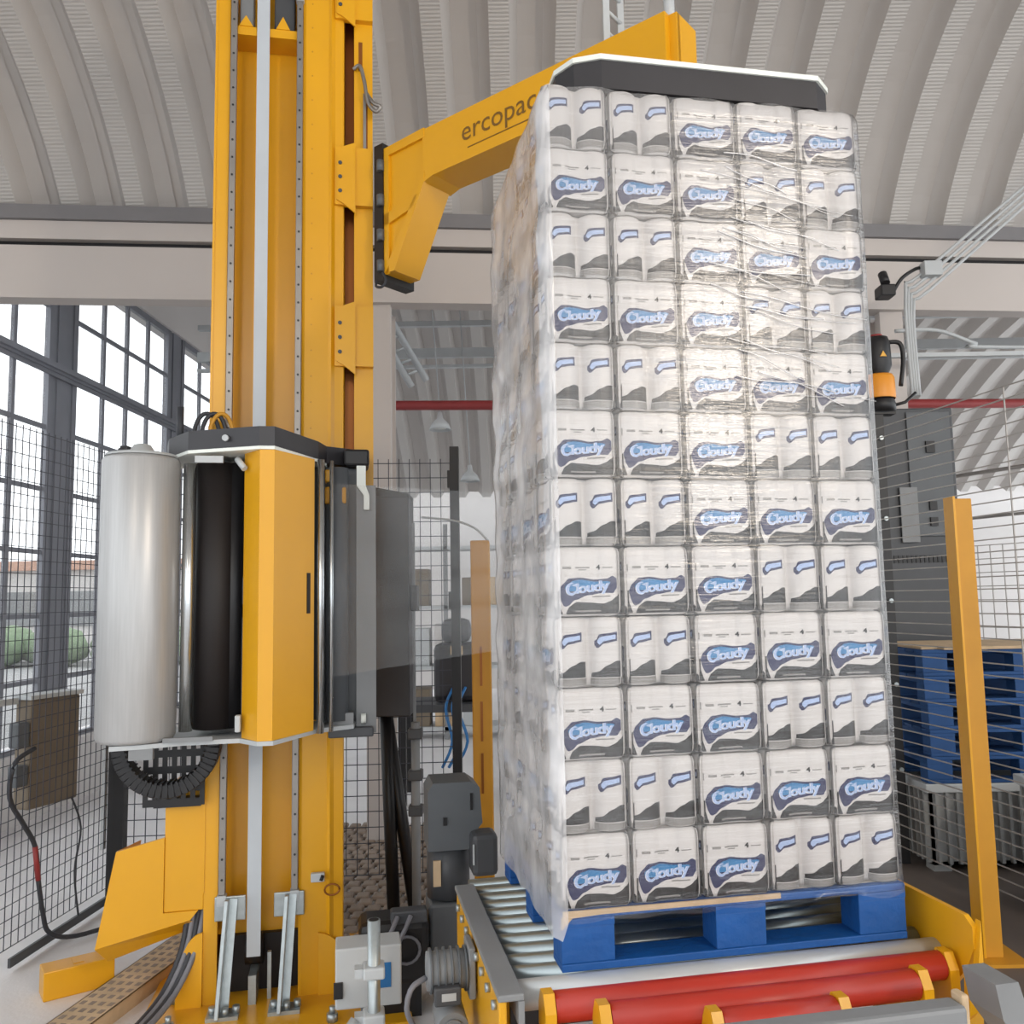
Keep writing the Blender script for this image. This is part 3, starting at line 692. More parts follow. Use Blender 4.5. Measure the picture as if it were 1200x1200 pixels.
    q = MB(); q.cyl((-.652, 1.465, .485), (-.64, 1.465, .48), .012, 8); q.build('plug', 'black', t, sw)
    q = MB(); q.tube([(-.635 + .03 + .03 * math.cos(a * PI / 8), 1.48, .43 + .022 * math.sin(a * PI / 8)) for a in range(17)], .004, 6); q.build('wire', 'copper', t, sw)
mast()

# ------------------------------------------------------------------ film carriage
def carriage():
    t = thing('film_carriage', 'film carriage with black cap and yellow door riding on the mast', 'machine part', (-.88, 1.3, 1.1))
    cap = [(-1.27, 1.42), (-1.23, 1.25), (-1.13, 1.08), (-.862, .955), (-.808, .955), (-.66, 1.25), (-.63, 1.36), (-.48, 1.45), (-.46, 1.50), (-1.25, 1.47)]
    b = MB(); b.prism(cap, 'z', 2.175, 2.248); b.build('cap', 'charcoal', t)
    b = MB(); c2 = [(.99 * (x + .85) - .85, .99 * (y - 1.2) + 1.2 - .002) for x, y in cap[:7]] + [(-.63, 1.46), (-1.24, 1.46)]
    b.prism(cap[:7] + [(-.63, 1.46), (-1.25, 1.46)], 'z', 2.163, 2.176); b.build('cap_edge', 'white_edge', t)
    b = MB(); b.cyl((-.985, 1.008, 2.21), (-.988, .995, 2.21), .012, 10); b.build('cap_screw', 'light_grey', t)
    # yellow door with two bends and a dark slot
    d = [(-.925, 1.07), (-.860, .962), (-.808, .962), (-.672, 1.175)]
    di = [(-.675, 1.19), (-.81, .977), (-.857, .977), (-.915, 1.075)]
    b = MB(); b.prism(d + di, 'z', 1.115, 2.163); dr = b.build('door', 'yellow', t)
    dv = Vector((-.672 + .808, 1.175 - .962, 0)).normalized(); nrm = Vector((dv.y, -dv.x, 0)); o_ = Vector((-.808, .962, 0)) + dv * .215
    b = MB(); P = [o_ - dv * .011, o_ + dv * .011]
    b.add([P[0] + nrm * .002 + Vector((0, 0, 1.56)), P[1] + nrm * .002 + Vector((0, 0, 1.56)), P[1] + nrm * .002 + Vector((0, 0, 1.715)), P[0] + nrm * .002 + Vector((0, 0, 1.715)),
           P[0] - nrm * .004 + Vector((0, 0, 1.56)), P[1] - nrm * .004 + Vector((0, 0, 1.56)), P[1] - nrm * .004 + Vector((0, 0, 1.715)), P[0] - nrm * .004 + Vector((0, 0, 1.715))],
          [[0, 1, 2, 3], [4, 5, 6, 7], [0, 1, 5, 4], [2, 3, 7, 6], [1, 2, 6, 5], [0, 3, 7, 4]]); b.build('handle_slot', 'rubber', t, dr)
    b = MB(); b.box(-.945, -.925, 1.03, 1.06, 1.14, 1.20, bev=.004); b.build('hinge', 'light_grey', t, dr)
    # stretching rollers and inner frame
    b = MB(); b.cyl((-1.04, 1.19, 1.14), (-1.04, 1.19, 2.14), .075, 24); b.build('stretch_roller', 'rubber', t)
    b = MB(); b.cyl((-.975, 1.20, 1.14), (-.975, 1.20, 2.14), .055, 20); b.build('stretch_roller', 'black', t)
    b = MB(); b.cyl((-1.128, 1.12, 1.14), (-1.128, 1.12, 2.13), .024, 16); b.build('idler_roller', 'steel', t)
    b = MB(); b.box(-1.12, -.66, 1.36, 1.40, 1.13, 2.16); b.build('back_frame', 'black', t)
    b = MB(); b.box(-.93, -.91, 1.09, 1.12, 1.60, 1.70); b.box(-.93, -.91, 1.09, 1.12, 1.14, 1.55); b.build('spacer', 'dark_grey', t)
    b = MB(); b.box(-1.10, -1.0, 1.045, 1.06, 2.125, 2.15); b.cyl((-.95, 1.05, 2.14), (-.92, 1.03, 2.10), .012, 8); b.build('latch_bar', 'light_grey', t)
    for (u, v, r) in ((-.648, 1.20, .0145), (-.607, 1.225, .0085)):
        b = MB(); b.cyl((u, v, 1.10), (u, v, 2.165), r, 14); b.build('guide_rod', 'steel', t)
    b = MB(); b.cyl((-.585, 1.33, 1.13), (-.585, 1.33, 2.15), .045, 18); b.build('return_roller', 'machine_grey', t)
    b = MB(); b.box(-.635, -.55, 1.29, 1.37, 2.0, 2.07, bev=.008); b.build('spring_block', 'yellow_dull', t)
    b = MB(); b.box(-.635, -.60, 1.29, 1.37, 2.09, 2.14, bev=.006); b.build('spring_block', 'yellow', t)
    b = MB(); b.box(-.66, -.50, 1.40, 1.44, 1.10, 2.16); b.build('dark_panel', 'machine_grey', t)
    b = MB(); b.box(-.508, -.428, 1.36, 1.38, 1.07, 2.085); b.build('grey_panel', 'mid_grey', t)
    b = MB(); b.cyl((-.49, 1.35, 1.13), (-.47, 1.35, 1.13), .02); b.prism([(-.507, 2.163), (-.470, 2.163), (-.470, 2.08), (-.455, 2.04), (-.455, 1.98), (-.478, 1.98), (-.478, 2.04), (-.507, 2.08)], 'y', 1.33, 1.345); b.build('film_catch', 'white_edge', t)
    b = MB(); b.box(-.56, -.455, 1.34, 1.50, 2.165, 2.235, bev=.01); b.build('cap_arm', 'black', t)
    # bottom plate and bits
    bot = [(-1.43, 1.30), (-1.36, 1.0), (-1.24, 1.02), (-1.13, 1.06), (-.93, 1.06), (-.86, .965), (-.805, .965), (-.66, 1.22), (-.52, 1.30), (-.50, 1.46), (-1.3, 1.47)]
    b = MB(); b.prism(bot, 'z', 1.098, 1.114); b.build('bottom_plate', 'light_grey', t)
    b = MB(); b.box(-1.30, -1.22, 1.02, 1.05, 1.06, 1.098); b.box(-.60, -.52, 1.3, 1.4, 1.114, 1.16); b.box(-1.19, -1.02, 1.03, 1.05, 1.114, 1.13); b.build('clamp', 'mid_grey', t)
    b = MB(); b.box(-.62, -.44, 1.32, 1.44, 1.06, 1.098, bev=.006); b.build('gear_box', 'dark_grey', t)
    # cables looping over the cap
    b = MB()
    for k in range(3): b.tube([(-1.16 + k * .03, 1.40, 2.24), (-1.16 + k * .03, 1.41, 2.33), (-1.13 + k * .03, 1.42, 2.385), (-1.09 + k * .028, 1.43, 2.375), (-1.065 + k * .028, 1.44, 2.30), (-1.06 + k * .028, 1.45, 2.245)], .009, 7, 1 if k == 2 else 0)
    b.cyl((-1.21, 1.36, 2.245), (-1.21, 1.36, 2.40), .014, 8); b.build('cable_loop', ['cable', 'yellow_dull'], t)
    b = MB(); b.box(-1.43, -1.36, 1.30, 1.34, 2.19, 2.215); b.cyl((-1.42, 1.32, 2.15), (-1.42, 1.32, 2.22), .012); b.cyl((-1.36, 1.32, 2.2), (-1.33, 1.32, 2.2), .035, 14); b.box(-1.42, -1.20, 1.32, 1.34, 2.16, 2.19); b.build('roll_brake', 'charcoal', t)
    # film roll on its spindle
    r = thing('film_roll', 'big silvery roll of stretch film standing on the carriage', 'film roll', (-1.30, 1.12, 1.114))
    b = MB(); b.lathe([(.05, 0), (.128, .004), (.137, .02), (.138, .5), (.137, 1.02), (.128, 1.035), (.05, 1.04), (.0001, 1.04)], (-1.30, 1.12, 1.114), 40); b.build('film_layers', 'roll_film', r)
    b = MB(); b.lathe([(.13, 1.036), (.125, 1.046), (.045, 1.062), (.03, 1.085), (.012, 1.09), (.0001, 1.09)], (-1.30, 1.12, 1.114), 28); b.build('core_cap', 'light_grey', r)
carriage()

def chain():
    t = thing('cable_chain', 'black ribbed cable chain hanging in a loop under the carriage', 'cable chain', (-1.23, 1.34, .86))
    lk = MB(); lk.box(-.014, .014, -.045, .045, -.026, .026, bev=.004); lk.box(-.019, -.011, -.05, .05, .008, .032); me = lk.mesh('chain_link', 'black')
    cx, cz, R = -1.228, 1.065, .172; N = 25
    for i in range(N):
        a = PI + PI * i / (N - 1); o = inst(me, 'chain_link', (cx + R * math.cos(a) + 1.23, 0, cz + R * math.sin(a) * 1.0 - .86), 0, t)
        o.rotation_euler = (0, -(a + PI / 2) , 0)
        o.scale = (.86, 1, 1)
    b = MB(); b.box(-1.42, -1.38, 1.29, 1.39, 1.06, 1.10); b.box(-1.075, -1.035, 1.29, 1.39, 1.06, 1.10); b.build('end_bracket', 'dark_grey', t)
    t = thing('perforated_bracket', 'black perforated bracket behind the hanging cable chain', 'bracket', (-1.22, 1.47, .8))
    b = MB(); x0, x1, z0, z1 = -1.33, -1.115, .82, 1.075
    for i in range(7): x = x0 + (x1 - x0) * i / 6; b.box(x - .0095, x + .0095, 1.45, 1.456, z0, z1)
    for j in range(5): z = z0 + (z1 - z0) * j / 4; b.box(x0 - .0095, x1 + .0095, 1.4501, 1.4559, z - .014, z + .014)
    b.build('perforated_plate', 'black', t)
    b = MB(); b.box(-1.30, -1.12, 1.456, 1.52, .80, .835); b.box(-1.2, -1.112, 1.456, 1.55, .86, .9); b.build('shelf', 'black', t)
chain()

# ------------------------------------------------------------------ top press arm
def press():
    t = thing('press_arm', 'yellow cantilever press arm with dark lettering holding the black pressure plate', 'machine arm', (-.37, 1.4, 2.9))
    S = Vector((-.385, 1.43, 0)); E_ = Vector((.520, .345, 0)); d = (E_ - S).normalized(); nrm = Vector((-d.y, d.x, 0)); Lg = (E_ - S).length
    if nrm.x < 0: nrm = -nrm                      # away from the camera side
    def AP(s, off, z): return S + d * s + nrm * off + Vector((0, 0, z))
    def beam(poly, o0, o1, mb):
        n = len(poly); P = [AP(s, o0, z) for s, z in poly] + [AP(s, o1, z) for s, z in poly]
        mb.add(P, [list(range(n)), list(range(n, 2 * n))] + [[i, (i + 1) % n, n + (i + 1) % n, n + i] for i in range(n)])
    b = MB(); beam([(.24, 3.605), (.24, 3.37), (.30, 3.385), (Lg, 3.385), (Lg, 3.60)], 0, .17, b); arm = b.build('arm_beam', 'yellow', t)
    b = MB(); beam([(Lg, 3.36), (Lg, 3.60), (Lg + .03, 3.60), (Lg + .03, 3.36)], .035, .17, b); beam([(Lg, 3.36), (Lg + .03, 3.36), (Lg + .03, 3.6), (Lg, 3.6)], .03, .05, b); b.build('arm_end_cap', 'yellow', t, arm)
    b = MB(); beam([(0, 3.60), (.245, 3.61), (.245, 3.37), (.06, 3.03), (0, 3.03)], .012, .158, b)
    br = b.build('arm_bracket', 'yellow', t)
    b = MB()                                      # raised rim of the bracket
    beam([(0, 3.605), (.25, 3.612), (.25, 3.57), (.03, 3.565), (.03, 3.06), (0, 3.03)], -.002, .012, b)
    beam([(.25, 3.375), (.25, 3.42), (.215, 3.37), (.03, 3.085), (.03, 3.03), (.065, 3.03)], -.002, .012, b); beam([(.0, 3.30), (.21, 3.33), (.18, 3.28), (.0, 3.245)], -.002, .012, b); b.build('bracket_rim', 'yellow', t, br)
    b = MB(); beam([(-.055, 3.63), (0, 3.63), (0, 3.0), (-.055, 3.0)], -.01, .18, b); b.build('lift_plate', 'black', t)
    b = MB()
    for z in (3.5, 3.34, 3.18, 3.04):
        p = AP(-.012, -.012, z); b.cyl(p, p + Vector((0, 0, .05)), .017, 12)
    b.build('guide_wheel', 'machine_grey', t)
    b = MB(); b.tube([AP(-.03, -.02, 3.0), AP(-.02, -.03, 2.97), AP(.02, -.03, 2.96), AP(.03, -.02, 2.99), AP(.01, -.02, 3.03)], .006, 6); b.build('cable', 'cable', t)
    # maker's lettering on the camera-facing side
    P, Fc = text_polys('ercopac', .122)
    b = MB(); x_min = min(q.x for q in P); b.add([AP(.47 + (q.x - x_min), -.002, 3.505 + q.y) for q in P], Fc)
    b.build('lettering', 'logo_brown', t, arm)
    b = MB(); beam([(.50, 3.432), (.86, 3.432), (.86, 3.436), (.50, 3.436)], -.002, 0, b); b.build('lettering_line', 'logo_brown', t, arm)
    # pressure plate
    zp = ROLL_TOP + PAL_H + 2.30 + .016
    oc = [(.19, .035), (.885, .035), (.95, .09), (.955, .72), (.88, .79), (.19, .79), (.085, .70), (.075, .14), (.115, .07)]
    b = MB(); b.prism(oc, 'z', zp, zp + .088); pl = b.build('pressure_plate', 'charcoal', t)
    oc2 = [(.515 + (x - .515) * 1.012, .41 + (y - .41) * 1.016) for x, y in oc]
    b = MB(); b.prism(oc2, 'z', zp + .088, zp + .104); b.build('plate_edge', 'white_edge', t, pl)
    b = MB(); b.box(.36, .64, .28, .56, zp + .104, zp + .15); c = AP(Lg - .09, .085, 0); b.cyl((c.x, c.y, zp + .10), (c.x, c.y, 3.37), .05, 16); b.build('plate_hub', 'dark_grey', t)
    # cable ladder rising from the arm
    b = MB(); p0 = AP(Lg - .26, .04, 3.60); p1 = AP(Lg - .26, .14, 3.60)
    for p in (p0, p1): b.box(p.x - .012, p.x + .012, p.y - .006, p.y + .006, 3.59, 4.6)
    for k in range(9):
        z = 3.66 + k * .085; b.cyl((p0.x, p0.y, z), (p1.x, p1.y, z), .008, 6)
    b.cyl(AP(Lg - .03, .09, 3.60), AP(Lg - .03, .09, 3.74), .02, 10); b.build('cable_ladder', 'light_grey', t)
press()

# ------------------------------------------------------------------ drive unit, cabinets and posts behind the conveyor
def drive():
    t = thing('drive_unit', 'dark grey geared drive unit standing between mast and conveyor', 'motor', (-.14, 1.4, 0))
    b = MB()
    pr = [(-.226, .60), (-.226, .83), (-.205, .865), (-.05, .865), (-.015, .84), (-.005, .70), (-.04, .66), (-.04, .60)]
    b.prism(pr, 'y', 1.30, 1.50); b.build('cover', 'machine_grey', t)
    b = MB(); b.box(-.055, -.045, 1.292, 1.30, .755, .82); b.box(-.165, -.150, 1.292, 1.30, .70, .73); b.build('cover_slot', 'black', t)
    b = MB(); b.box(-.06, .045, 1.22, 1.34, .51, .675, bev=.02); b.build('terminal_box', 'dark_grey', t)
    b = MB(); b.box(-.058, -.050, 1.215, 1.222, .56, .64, bev=.003); b.build('box_seam', 'light_grey', t)
    b = MB(); b.cyl((-.135, 1.40, .40), (-.135, 1.40, .60), .088, 24); b.build('motor_body', 'dark_grey', t)
    b = MB(); b.box(-.205, -.175, 1.312, 1.322, .46, .56); b.build('type_plate', 'raw_wood', t)
    b = MB(); b.box(-.222, -.04, 1.30, 1.49, .17, .395, bev=.012); b.build('gear_housing', 'machine_grey', t)
    b = MB(); b.box(-.20, -.06, 1.33, 1.47, 0, .17); b.build('stand', 'black', t)
    b = MB(); b.cyl((-.045, 1.27, 0), (-.045, 1.27, .40), .013, 10); b.build('support_rod', 'yellow_dull', t)
    t = thing('cable_case', 'black case with two plugged grey cables beside the drive unit', 'case', (-.35, 1.30, 0))
    b = MB(); b.box(-.50, -.23, 1.22, 1.40, .13, .37, bev=.03); b.build('shell', 'black', t)
    b = MB(); b.box(-.46, -.26, 1.26, 1.38, 0, .14); b.build('foot', 'black', t)
    b = MB(); b.box(-.38, -.24, 1.20, 1.26, .365, .415, bev=.008); b.build('connector_block', 'dark_grey', t)
    b = MB()
    for k in range(2):
        u = -.355 + k * .05
        b.tube([(u, 1.19, .40), (u - .03, 1.16, .35), (u - .08, 1.16, .26), (u - .12, 1.18, .18), (u - .13, 1.2, .14)], .009, 7)
    b.tube([(-.32 + .05 * math.cos(a * PI / 8), 1.20, .27 + .05 * math.sin(a * PI / 8)) for a in range(17)], .006, 6); b.build('grey_cable', 'cable_grey', t)
    # black control cabinet between mast and fence
    t = thing('control_cabinet', 'tall black control cabinet on dark legs between mast and rear fence', 'cabinet', (-.60, 4.5, 0), 'w')
    b = MB(); b.box(-.72, -.525, 4.40, 4.62, 1.03, 2.13, bev=.006); b.build('body', 'charcoal', t)
    b = MB(); b.prism([(-.72, 2.13), (-.525, 2.13), (-.525, 2.145), (-.72, 2.185)], 'y', 4.40, 4.62); b.build('hood', 'black', t)
    b = MB(); b.box(-.524, -.49, 4.44, 4.56, 1.55, 1.68, bev=.005); b.build('side_box', 'dark_grey', t)
    b = MB(); b.box(-.515, -.503, 4.46, 4.48, .9, 2.0); b.build('conduit', 'mid_grey', t)
    for (a, c) in (((-.66, 4.5, 1.04), (-.62, 4.5, .0)), ((-.66, 4.52, 1.04), (-.51, 4.52, .0))):
        q = MB(); q.cyl(a, c, .032, 10); q.build('leg', 'black', t)
    t = thing('floor_stand_pipe', 'thin grey stand pipe with clamps beside the black cabinet legs', 'pipe', (-.50, 4.42, 0), 'w')
    b = MB(); b.cyl((-.50, 4.42, 0), (-.50, 4.42, 1.0), .022, 12); b.build('pipe', 'mid_grey', t)
    b = MB()
    for z in (.55, .72, .92): b.box(-.535, -.465, 4.385, 4.455, z, z + .05, bev=.006)
    b.build('clamp', 'dark_grey', t); b = MB(); b.cyl((-.50, 4.42, 0), (-.50, 4.42, .015), .06, 14); b.build('foot', 'mid_grey', t)
    # yellow sensor column behind the drive unit
    t = thing('sensor_column', 'slim yellow sensor column with narrow slots behind the drive unit', 'sensor post', (-.17, 4.6, 0), 'w')
    b = MB(); b.box(-.222, -.122, 4.55, 4.65, 0, 1.91, bev=.006); b.build('housing', 'yellow_dull', t)
    for z in (.62, .88, 1.16): 
        q = MB(); q.box(-.180, -.168, 4.546, 4.55, z, z + .20); q.build('slot', 'copper', t)
    b = MB(); b.box(-.26, -.08, 4.5, 4.7, 0, .02); b.build('foot_plate', 'yellow_dull', t)
    b = MB(); b.tube([(-.13, 4.6, 1.91), (-.2, 4.62, 1.98), (-.32, 4.7, 2.03), (-.5, 4.8, 2.06)], .006, 6); b.build('cable', 'light_grey', t)
    # blurry workshop things behind the fence
    t = thing('workbench', 'dark workbench with blue hoses far behind the rear fence', 'workbench', (-.5, 7.2, 0), 'w')
    b = MB(); b.box(-.95, -.25, 7.0, 7.6, .72, .78); b.build('top', 'dark_grey', t)
    for (x, y) in ((-.9, 7.05), (-.3, 7.05), (-.9, 7.55), (-.3, 7.55)): q = MB(); q.box(x - .03, x + .03, y - .03, y + .03, 0, .72); q.build('leg', 'black', t)
    t = thing('bench_machine', 'dark machine head with pale patch standing on the far workbench', 'machine', (-.45, 7.3, .78), 'w')
    b = MB(); b.box(-.66, -.3, 7.15, 7.5, .78, 1.25, bev=.05); b.build('body', 'charcoal', t); b = MB(); b.box(-.60, -.36, 7.2, 7.45, 1.25, 1.45, bev=.06); b.build('head', 'dark_grey', t)
    b = MB(); b.box(-.52, -.42, 7.14, 7.15, 1.16, 1.23); b.build('pale_patch', 'raw_wood', t)
    b = MB()
    for k in range(3): b.tube([(-.5 + k * .05, 7.12, .9), (-.55 + k * .05, 6.98, .75), (-.5 + k * .06, 6.96, .5), (-.58 + k * .05, 6.97, .3)], .012, 6)
    b.build('hose', 'blue_label', t)
    t = thing('storage_shelf', 'pale shelf unit with boxes against the far wall', 'shelf', (-.8, 10.5, 0), 'w')
    for z in (.1, .8, 1.5, 2.2): q = MB(); q.box(-1.7, .1, 10.3, 10.8, z, z + .04); q.build('shelf_board', 'light_grey', t)
    for x in (-1.68, -.8, .08): q = MB(); q.box(x - .025, x + .025, 10.3, 10.35, 0, 2.5); q.build('upright', 'mid_grey', t)
    for i in range(5):
        for z in (.14, .84, 1.54):
            if random.random() < .75:
                q = MB(); x = -1.6 + i * .33; h = random.uniform(.25, .5); q.box(x, x + .27, 10.35, 10.7, z, z + h, bev=.01)
                single(q, 'carton', random.choice(['light_grey', 'plastic_box', 'wall_paint', 'raw_wood']), 'carton on the far shelf, %s from left, %s board' % (ORD[i + 1], {.14: 'lowest', .84: 'middle', 1.54: 'upper'}[z]), 'carton', (x + .13, 10.5, z), 'w', 'cartons on the far shelf')
drive()

# ------------------------------------------------------------------ wire mesh fences
def wires(mb, p0, p1, z0, z1, du, dz, r=.0022, folds=()):
    p0 = Vector((p0[0], p0[1], 0)); p1 = Vector((p1[0], p1[1], 0)); d = (p1 - p0); L = d.length; d.normalize(); nr = Vector((-d.y, d.x, 0))
    n = int(L / du)
    for i in range(n + 1):
        p = p0 + d * (i * du); c = [p + d * r + nr * r, p - d * r + nr * r, p - d * r - nr * r, p + d * r - nr * r]
        mb.add([q + Vector((0, 0, z0)) for q in c] + [q + Vector((0, 0, z1)) for q in c], [[0, 1, 5, 4], [1, 2, 6, 5], [2, 3, 7, 6], [3, 0, 4, 7]])
    m = int((z1 - z0) / dz)
    for j in range(m + 1):
        z = z0 + j * dz; off = nr * (.02 if any(abs(z - f) < .04 for f in folds) else .004)
        c = [Vector((0, 0, r)) + nr * r, Vector((0, 0, r)) - nr * r, Vector((0, 0, -r)) - nr * r, Vector((0, 0, -r)) + nr * r]
        mb.add([p0 + off + Vector((0, 0, z)) + q for q in c] + [p1 + off + Vector((0, 0, z)) + q for q in c], [[0, 1, 5, 4], [1, 2, 6, 5], [2, 3, 7, 6], [3, 0, 4, 7]])
def fences():
    a, b_, c_ = (-2.33, 3.2), (-2.205, 4.87), (-.34, 5.02)
    t = thing('mesh_fence', 'dark wire mesh safety fence in front of the windows', 'fence', (-2.27, 4.0, 0), 'w')
    m = MB(); wires(m, a, b_, .10, 2.45, .05, .0615, .0016, folds=(.55, 1.3, 2.1)); m.build('wire_mesh', 'wire_dark', t)
    m = MB(); m.box(-2.35, -2.31, 3.16, 3.20, 0, 2.5); m.build('post', 'wire_dark', t)
    m = MB(); m.prism([(-2.262, 4.02), (-2.25, 4.02), (-2.195, 4.87), (-2.21, 4.87)], 'z', .02, .06); m.build('bottom_rail', 'dark_grey', t)
    t = thing('mesh_fence', 'dark wire mesh safety fence running behind the mast', 'fence', (-1.3, 4.95, 0), 'w')
    m = MB(); wires(m, b_, c_, .10, 2.42, .06, .085, .0022); m.build('wire_mesh', 'wire_dark', t)
    m = MB(); m.box(-2.215, -2.13, 4.84, 4.90, 0, 1.0); m.box(-2.20, -2.16, 4.84, 4.90, 1.0, 2.5); m.build('post', 'black', t)
    m = MB(); m.box(-2.245, -2.228, 4.83, 4.86, 0.30, 1.15); m.build('thin_post', 'light_grey', t)
    m = MB(); m.box(-.358, -.306, 5.0, 5.06, 0, 2.49); m.build('post', 'black', t)
    m = MB()
    for z in (1.55, 2.25): m.box(-.372, -.358, 5.0, 5.05, z, z + .10)
    m.build('clip', 'black', t)
    # right hand fence
    q0 = W(2.646, 2.528, 0); q1 = W(2.62, .2, 0)
    t = thing('mesh_fence', 'pale wire mesh safety fence right of the wrapped stack', 'fence', (q0.x, q0.y, 0), 'w')
    m = MB(); wires(m, (q0.x, q0.y), (q1.x, q1.y), .12, 2.60, 1.15, .062, .0030); m.build('wire_mesh', 'wire_light', t)
    m = MB(); m.box(q0.x + .005, q0.x + .085, q0.y - .03, q0.y + .03, 0, 2.70); m.box(q0.x, q0.x + .16, q0.y - .04, q0.y + .04, 2.70, 2.72); m.build('post', 'black', t)
    m = MB()
    for k in range(5): m.cyl((q0.x + .06, q0.y - .03, .55 + k * .5), (q0.x + .06, q0.y - .045, .55 + k * .5), .014, 8)
    m.build('clip', 'galvanised', t)
    # siren on that post
    t = thing('warning_siren', 'black and orange warning siren on top of the black fence post', 'siren', (q0.x, q0.y, 2.72), 'w')
    x, y = q0.x + .09, q0.y
    m = MB(); m.lathe([(.0001, 0), (.085, 0), (.085, .05), (.075, .08)], (x, y, 2.72), 20); m.build('base', 'black', t)
    m = MB(); m.lathe([(.095, 0), (.098, .02), (.095, .13), (.085, .15), (.0001, .15)], (x - .01, y, 2.80), 20); m.build('orange_body', 'orange', t)
    m = MB(); m.lathe([(.06, 0), (.085, .06), (.082, .20), (.07, .24), (.0001, .245)], (x - .01, y, 2.95), 20); m.build('horn', 'black', t)
    m = MB(); m.tube([(x + .06, y - .02, 3.16), (x + .13, y - .02, 3.15), (x + .145, y - .02, 3.05), (x + .12, y - .02, 2.88)], .014, 8); m.build('handle', 'black', t)
    m = MB(); m.prism([(x - .03, 3.05), (x + .01, 3.05), (x - .01, 3.085)], 'y', y - .097, y - .092); m.build('warning_triangle', 'yellow', t)
    m = MB(); m.lathe([(.03, 0), (.04, .02), (.0001, .03)], (x - .01, y, 3.19), 12); m.build('red_top', 'red_paint', t)
    m = MB(); m.tube([(x + .07, y, 2.76), (x + .15, y, 2.78), (x + .22, y, 2.84)], .01, 6); m.build('lead', 'black', t)
    # yellow guard post
    t = thing('guard_post', 'yellow steel guard post right of the conveyor', 'post', (2.0, 3.98, 0), 'w')
    m = MB(); m.box(2.015, 2.095, 3.95, 4.02, 0, 2.02, bev=.004); m.build('column', 'yellow_dull', t)
    m = MB(); m.box(2.005, 2.015, 3.94, 4.03, .02, 2.03); m.build('edge_strip', 'yellow', t)
    m = MB(); m.box(1.93, 2.17, 3.87, 4.10, 0, .02); m.build('foot_plate', 'yellow_dull', t)
    t.rotation_euler = (0, 0, 0)
    # far partition with pale rails
    t = thing('rail_partition', 'pale metal railing with mesh in the bay behind the grey cabinet', 'railing', (4.3, 8.0, 0), 'w')
    m = MB(); m.cyl((4.05, 8.0, 0), (4.05, 8.0, 2.65), .02, 8); m.cyl((4.05, 8.0, 2.65), (4.9, 6.2, 2.65), .018, 8); m.cyl((4.05, 8.0, 2.25), (4.9, 6.2, 2.25), .014, 8); m.build('rail', 'wire_light', t)
    m = MB(); wires(m, (4.05, 8.0), (4.9, 6.2), .2, 2.0, .12, .12, .004); m.build('wire_mesh', 'wire_light', t)
fences()

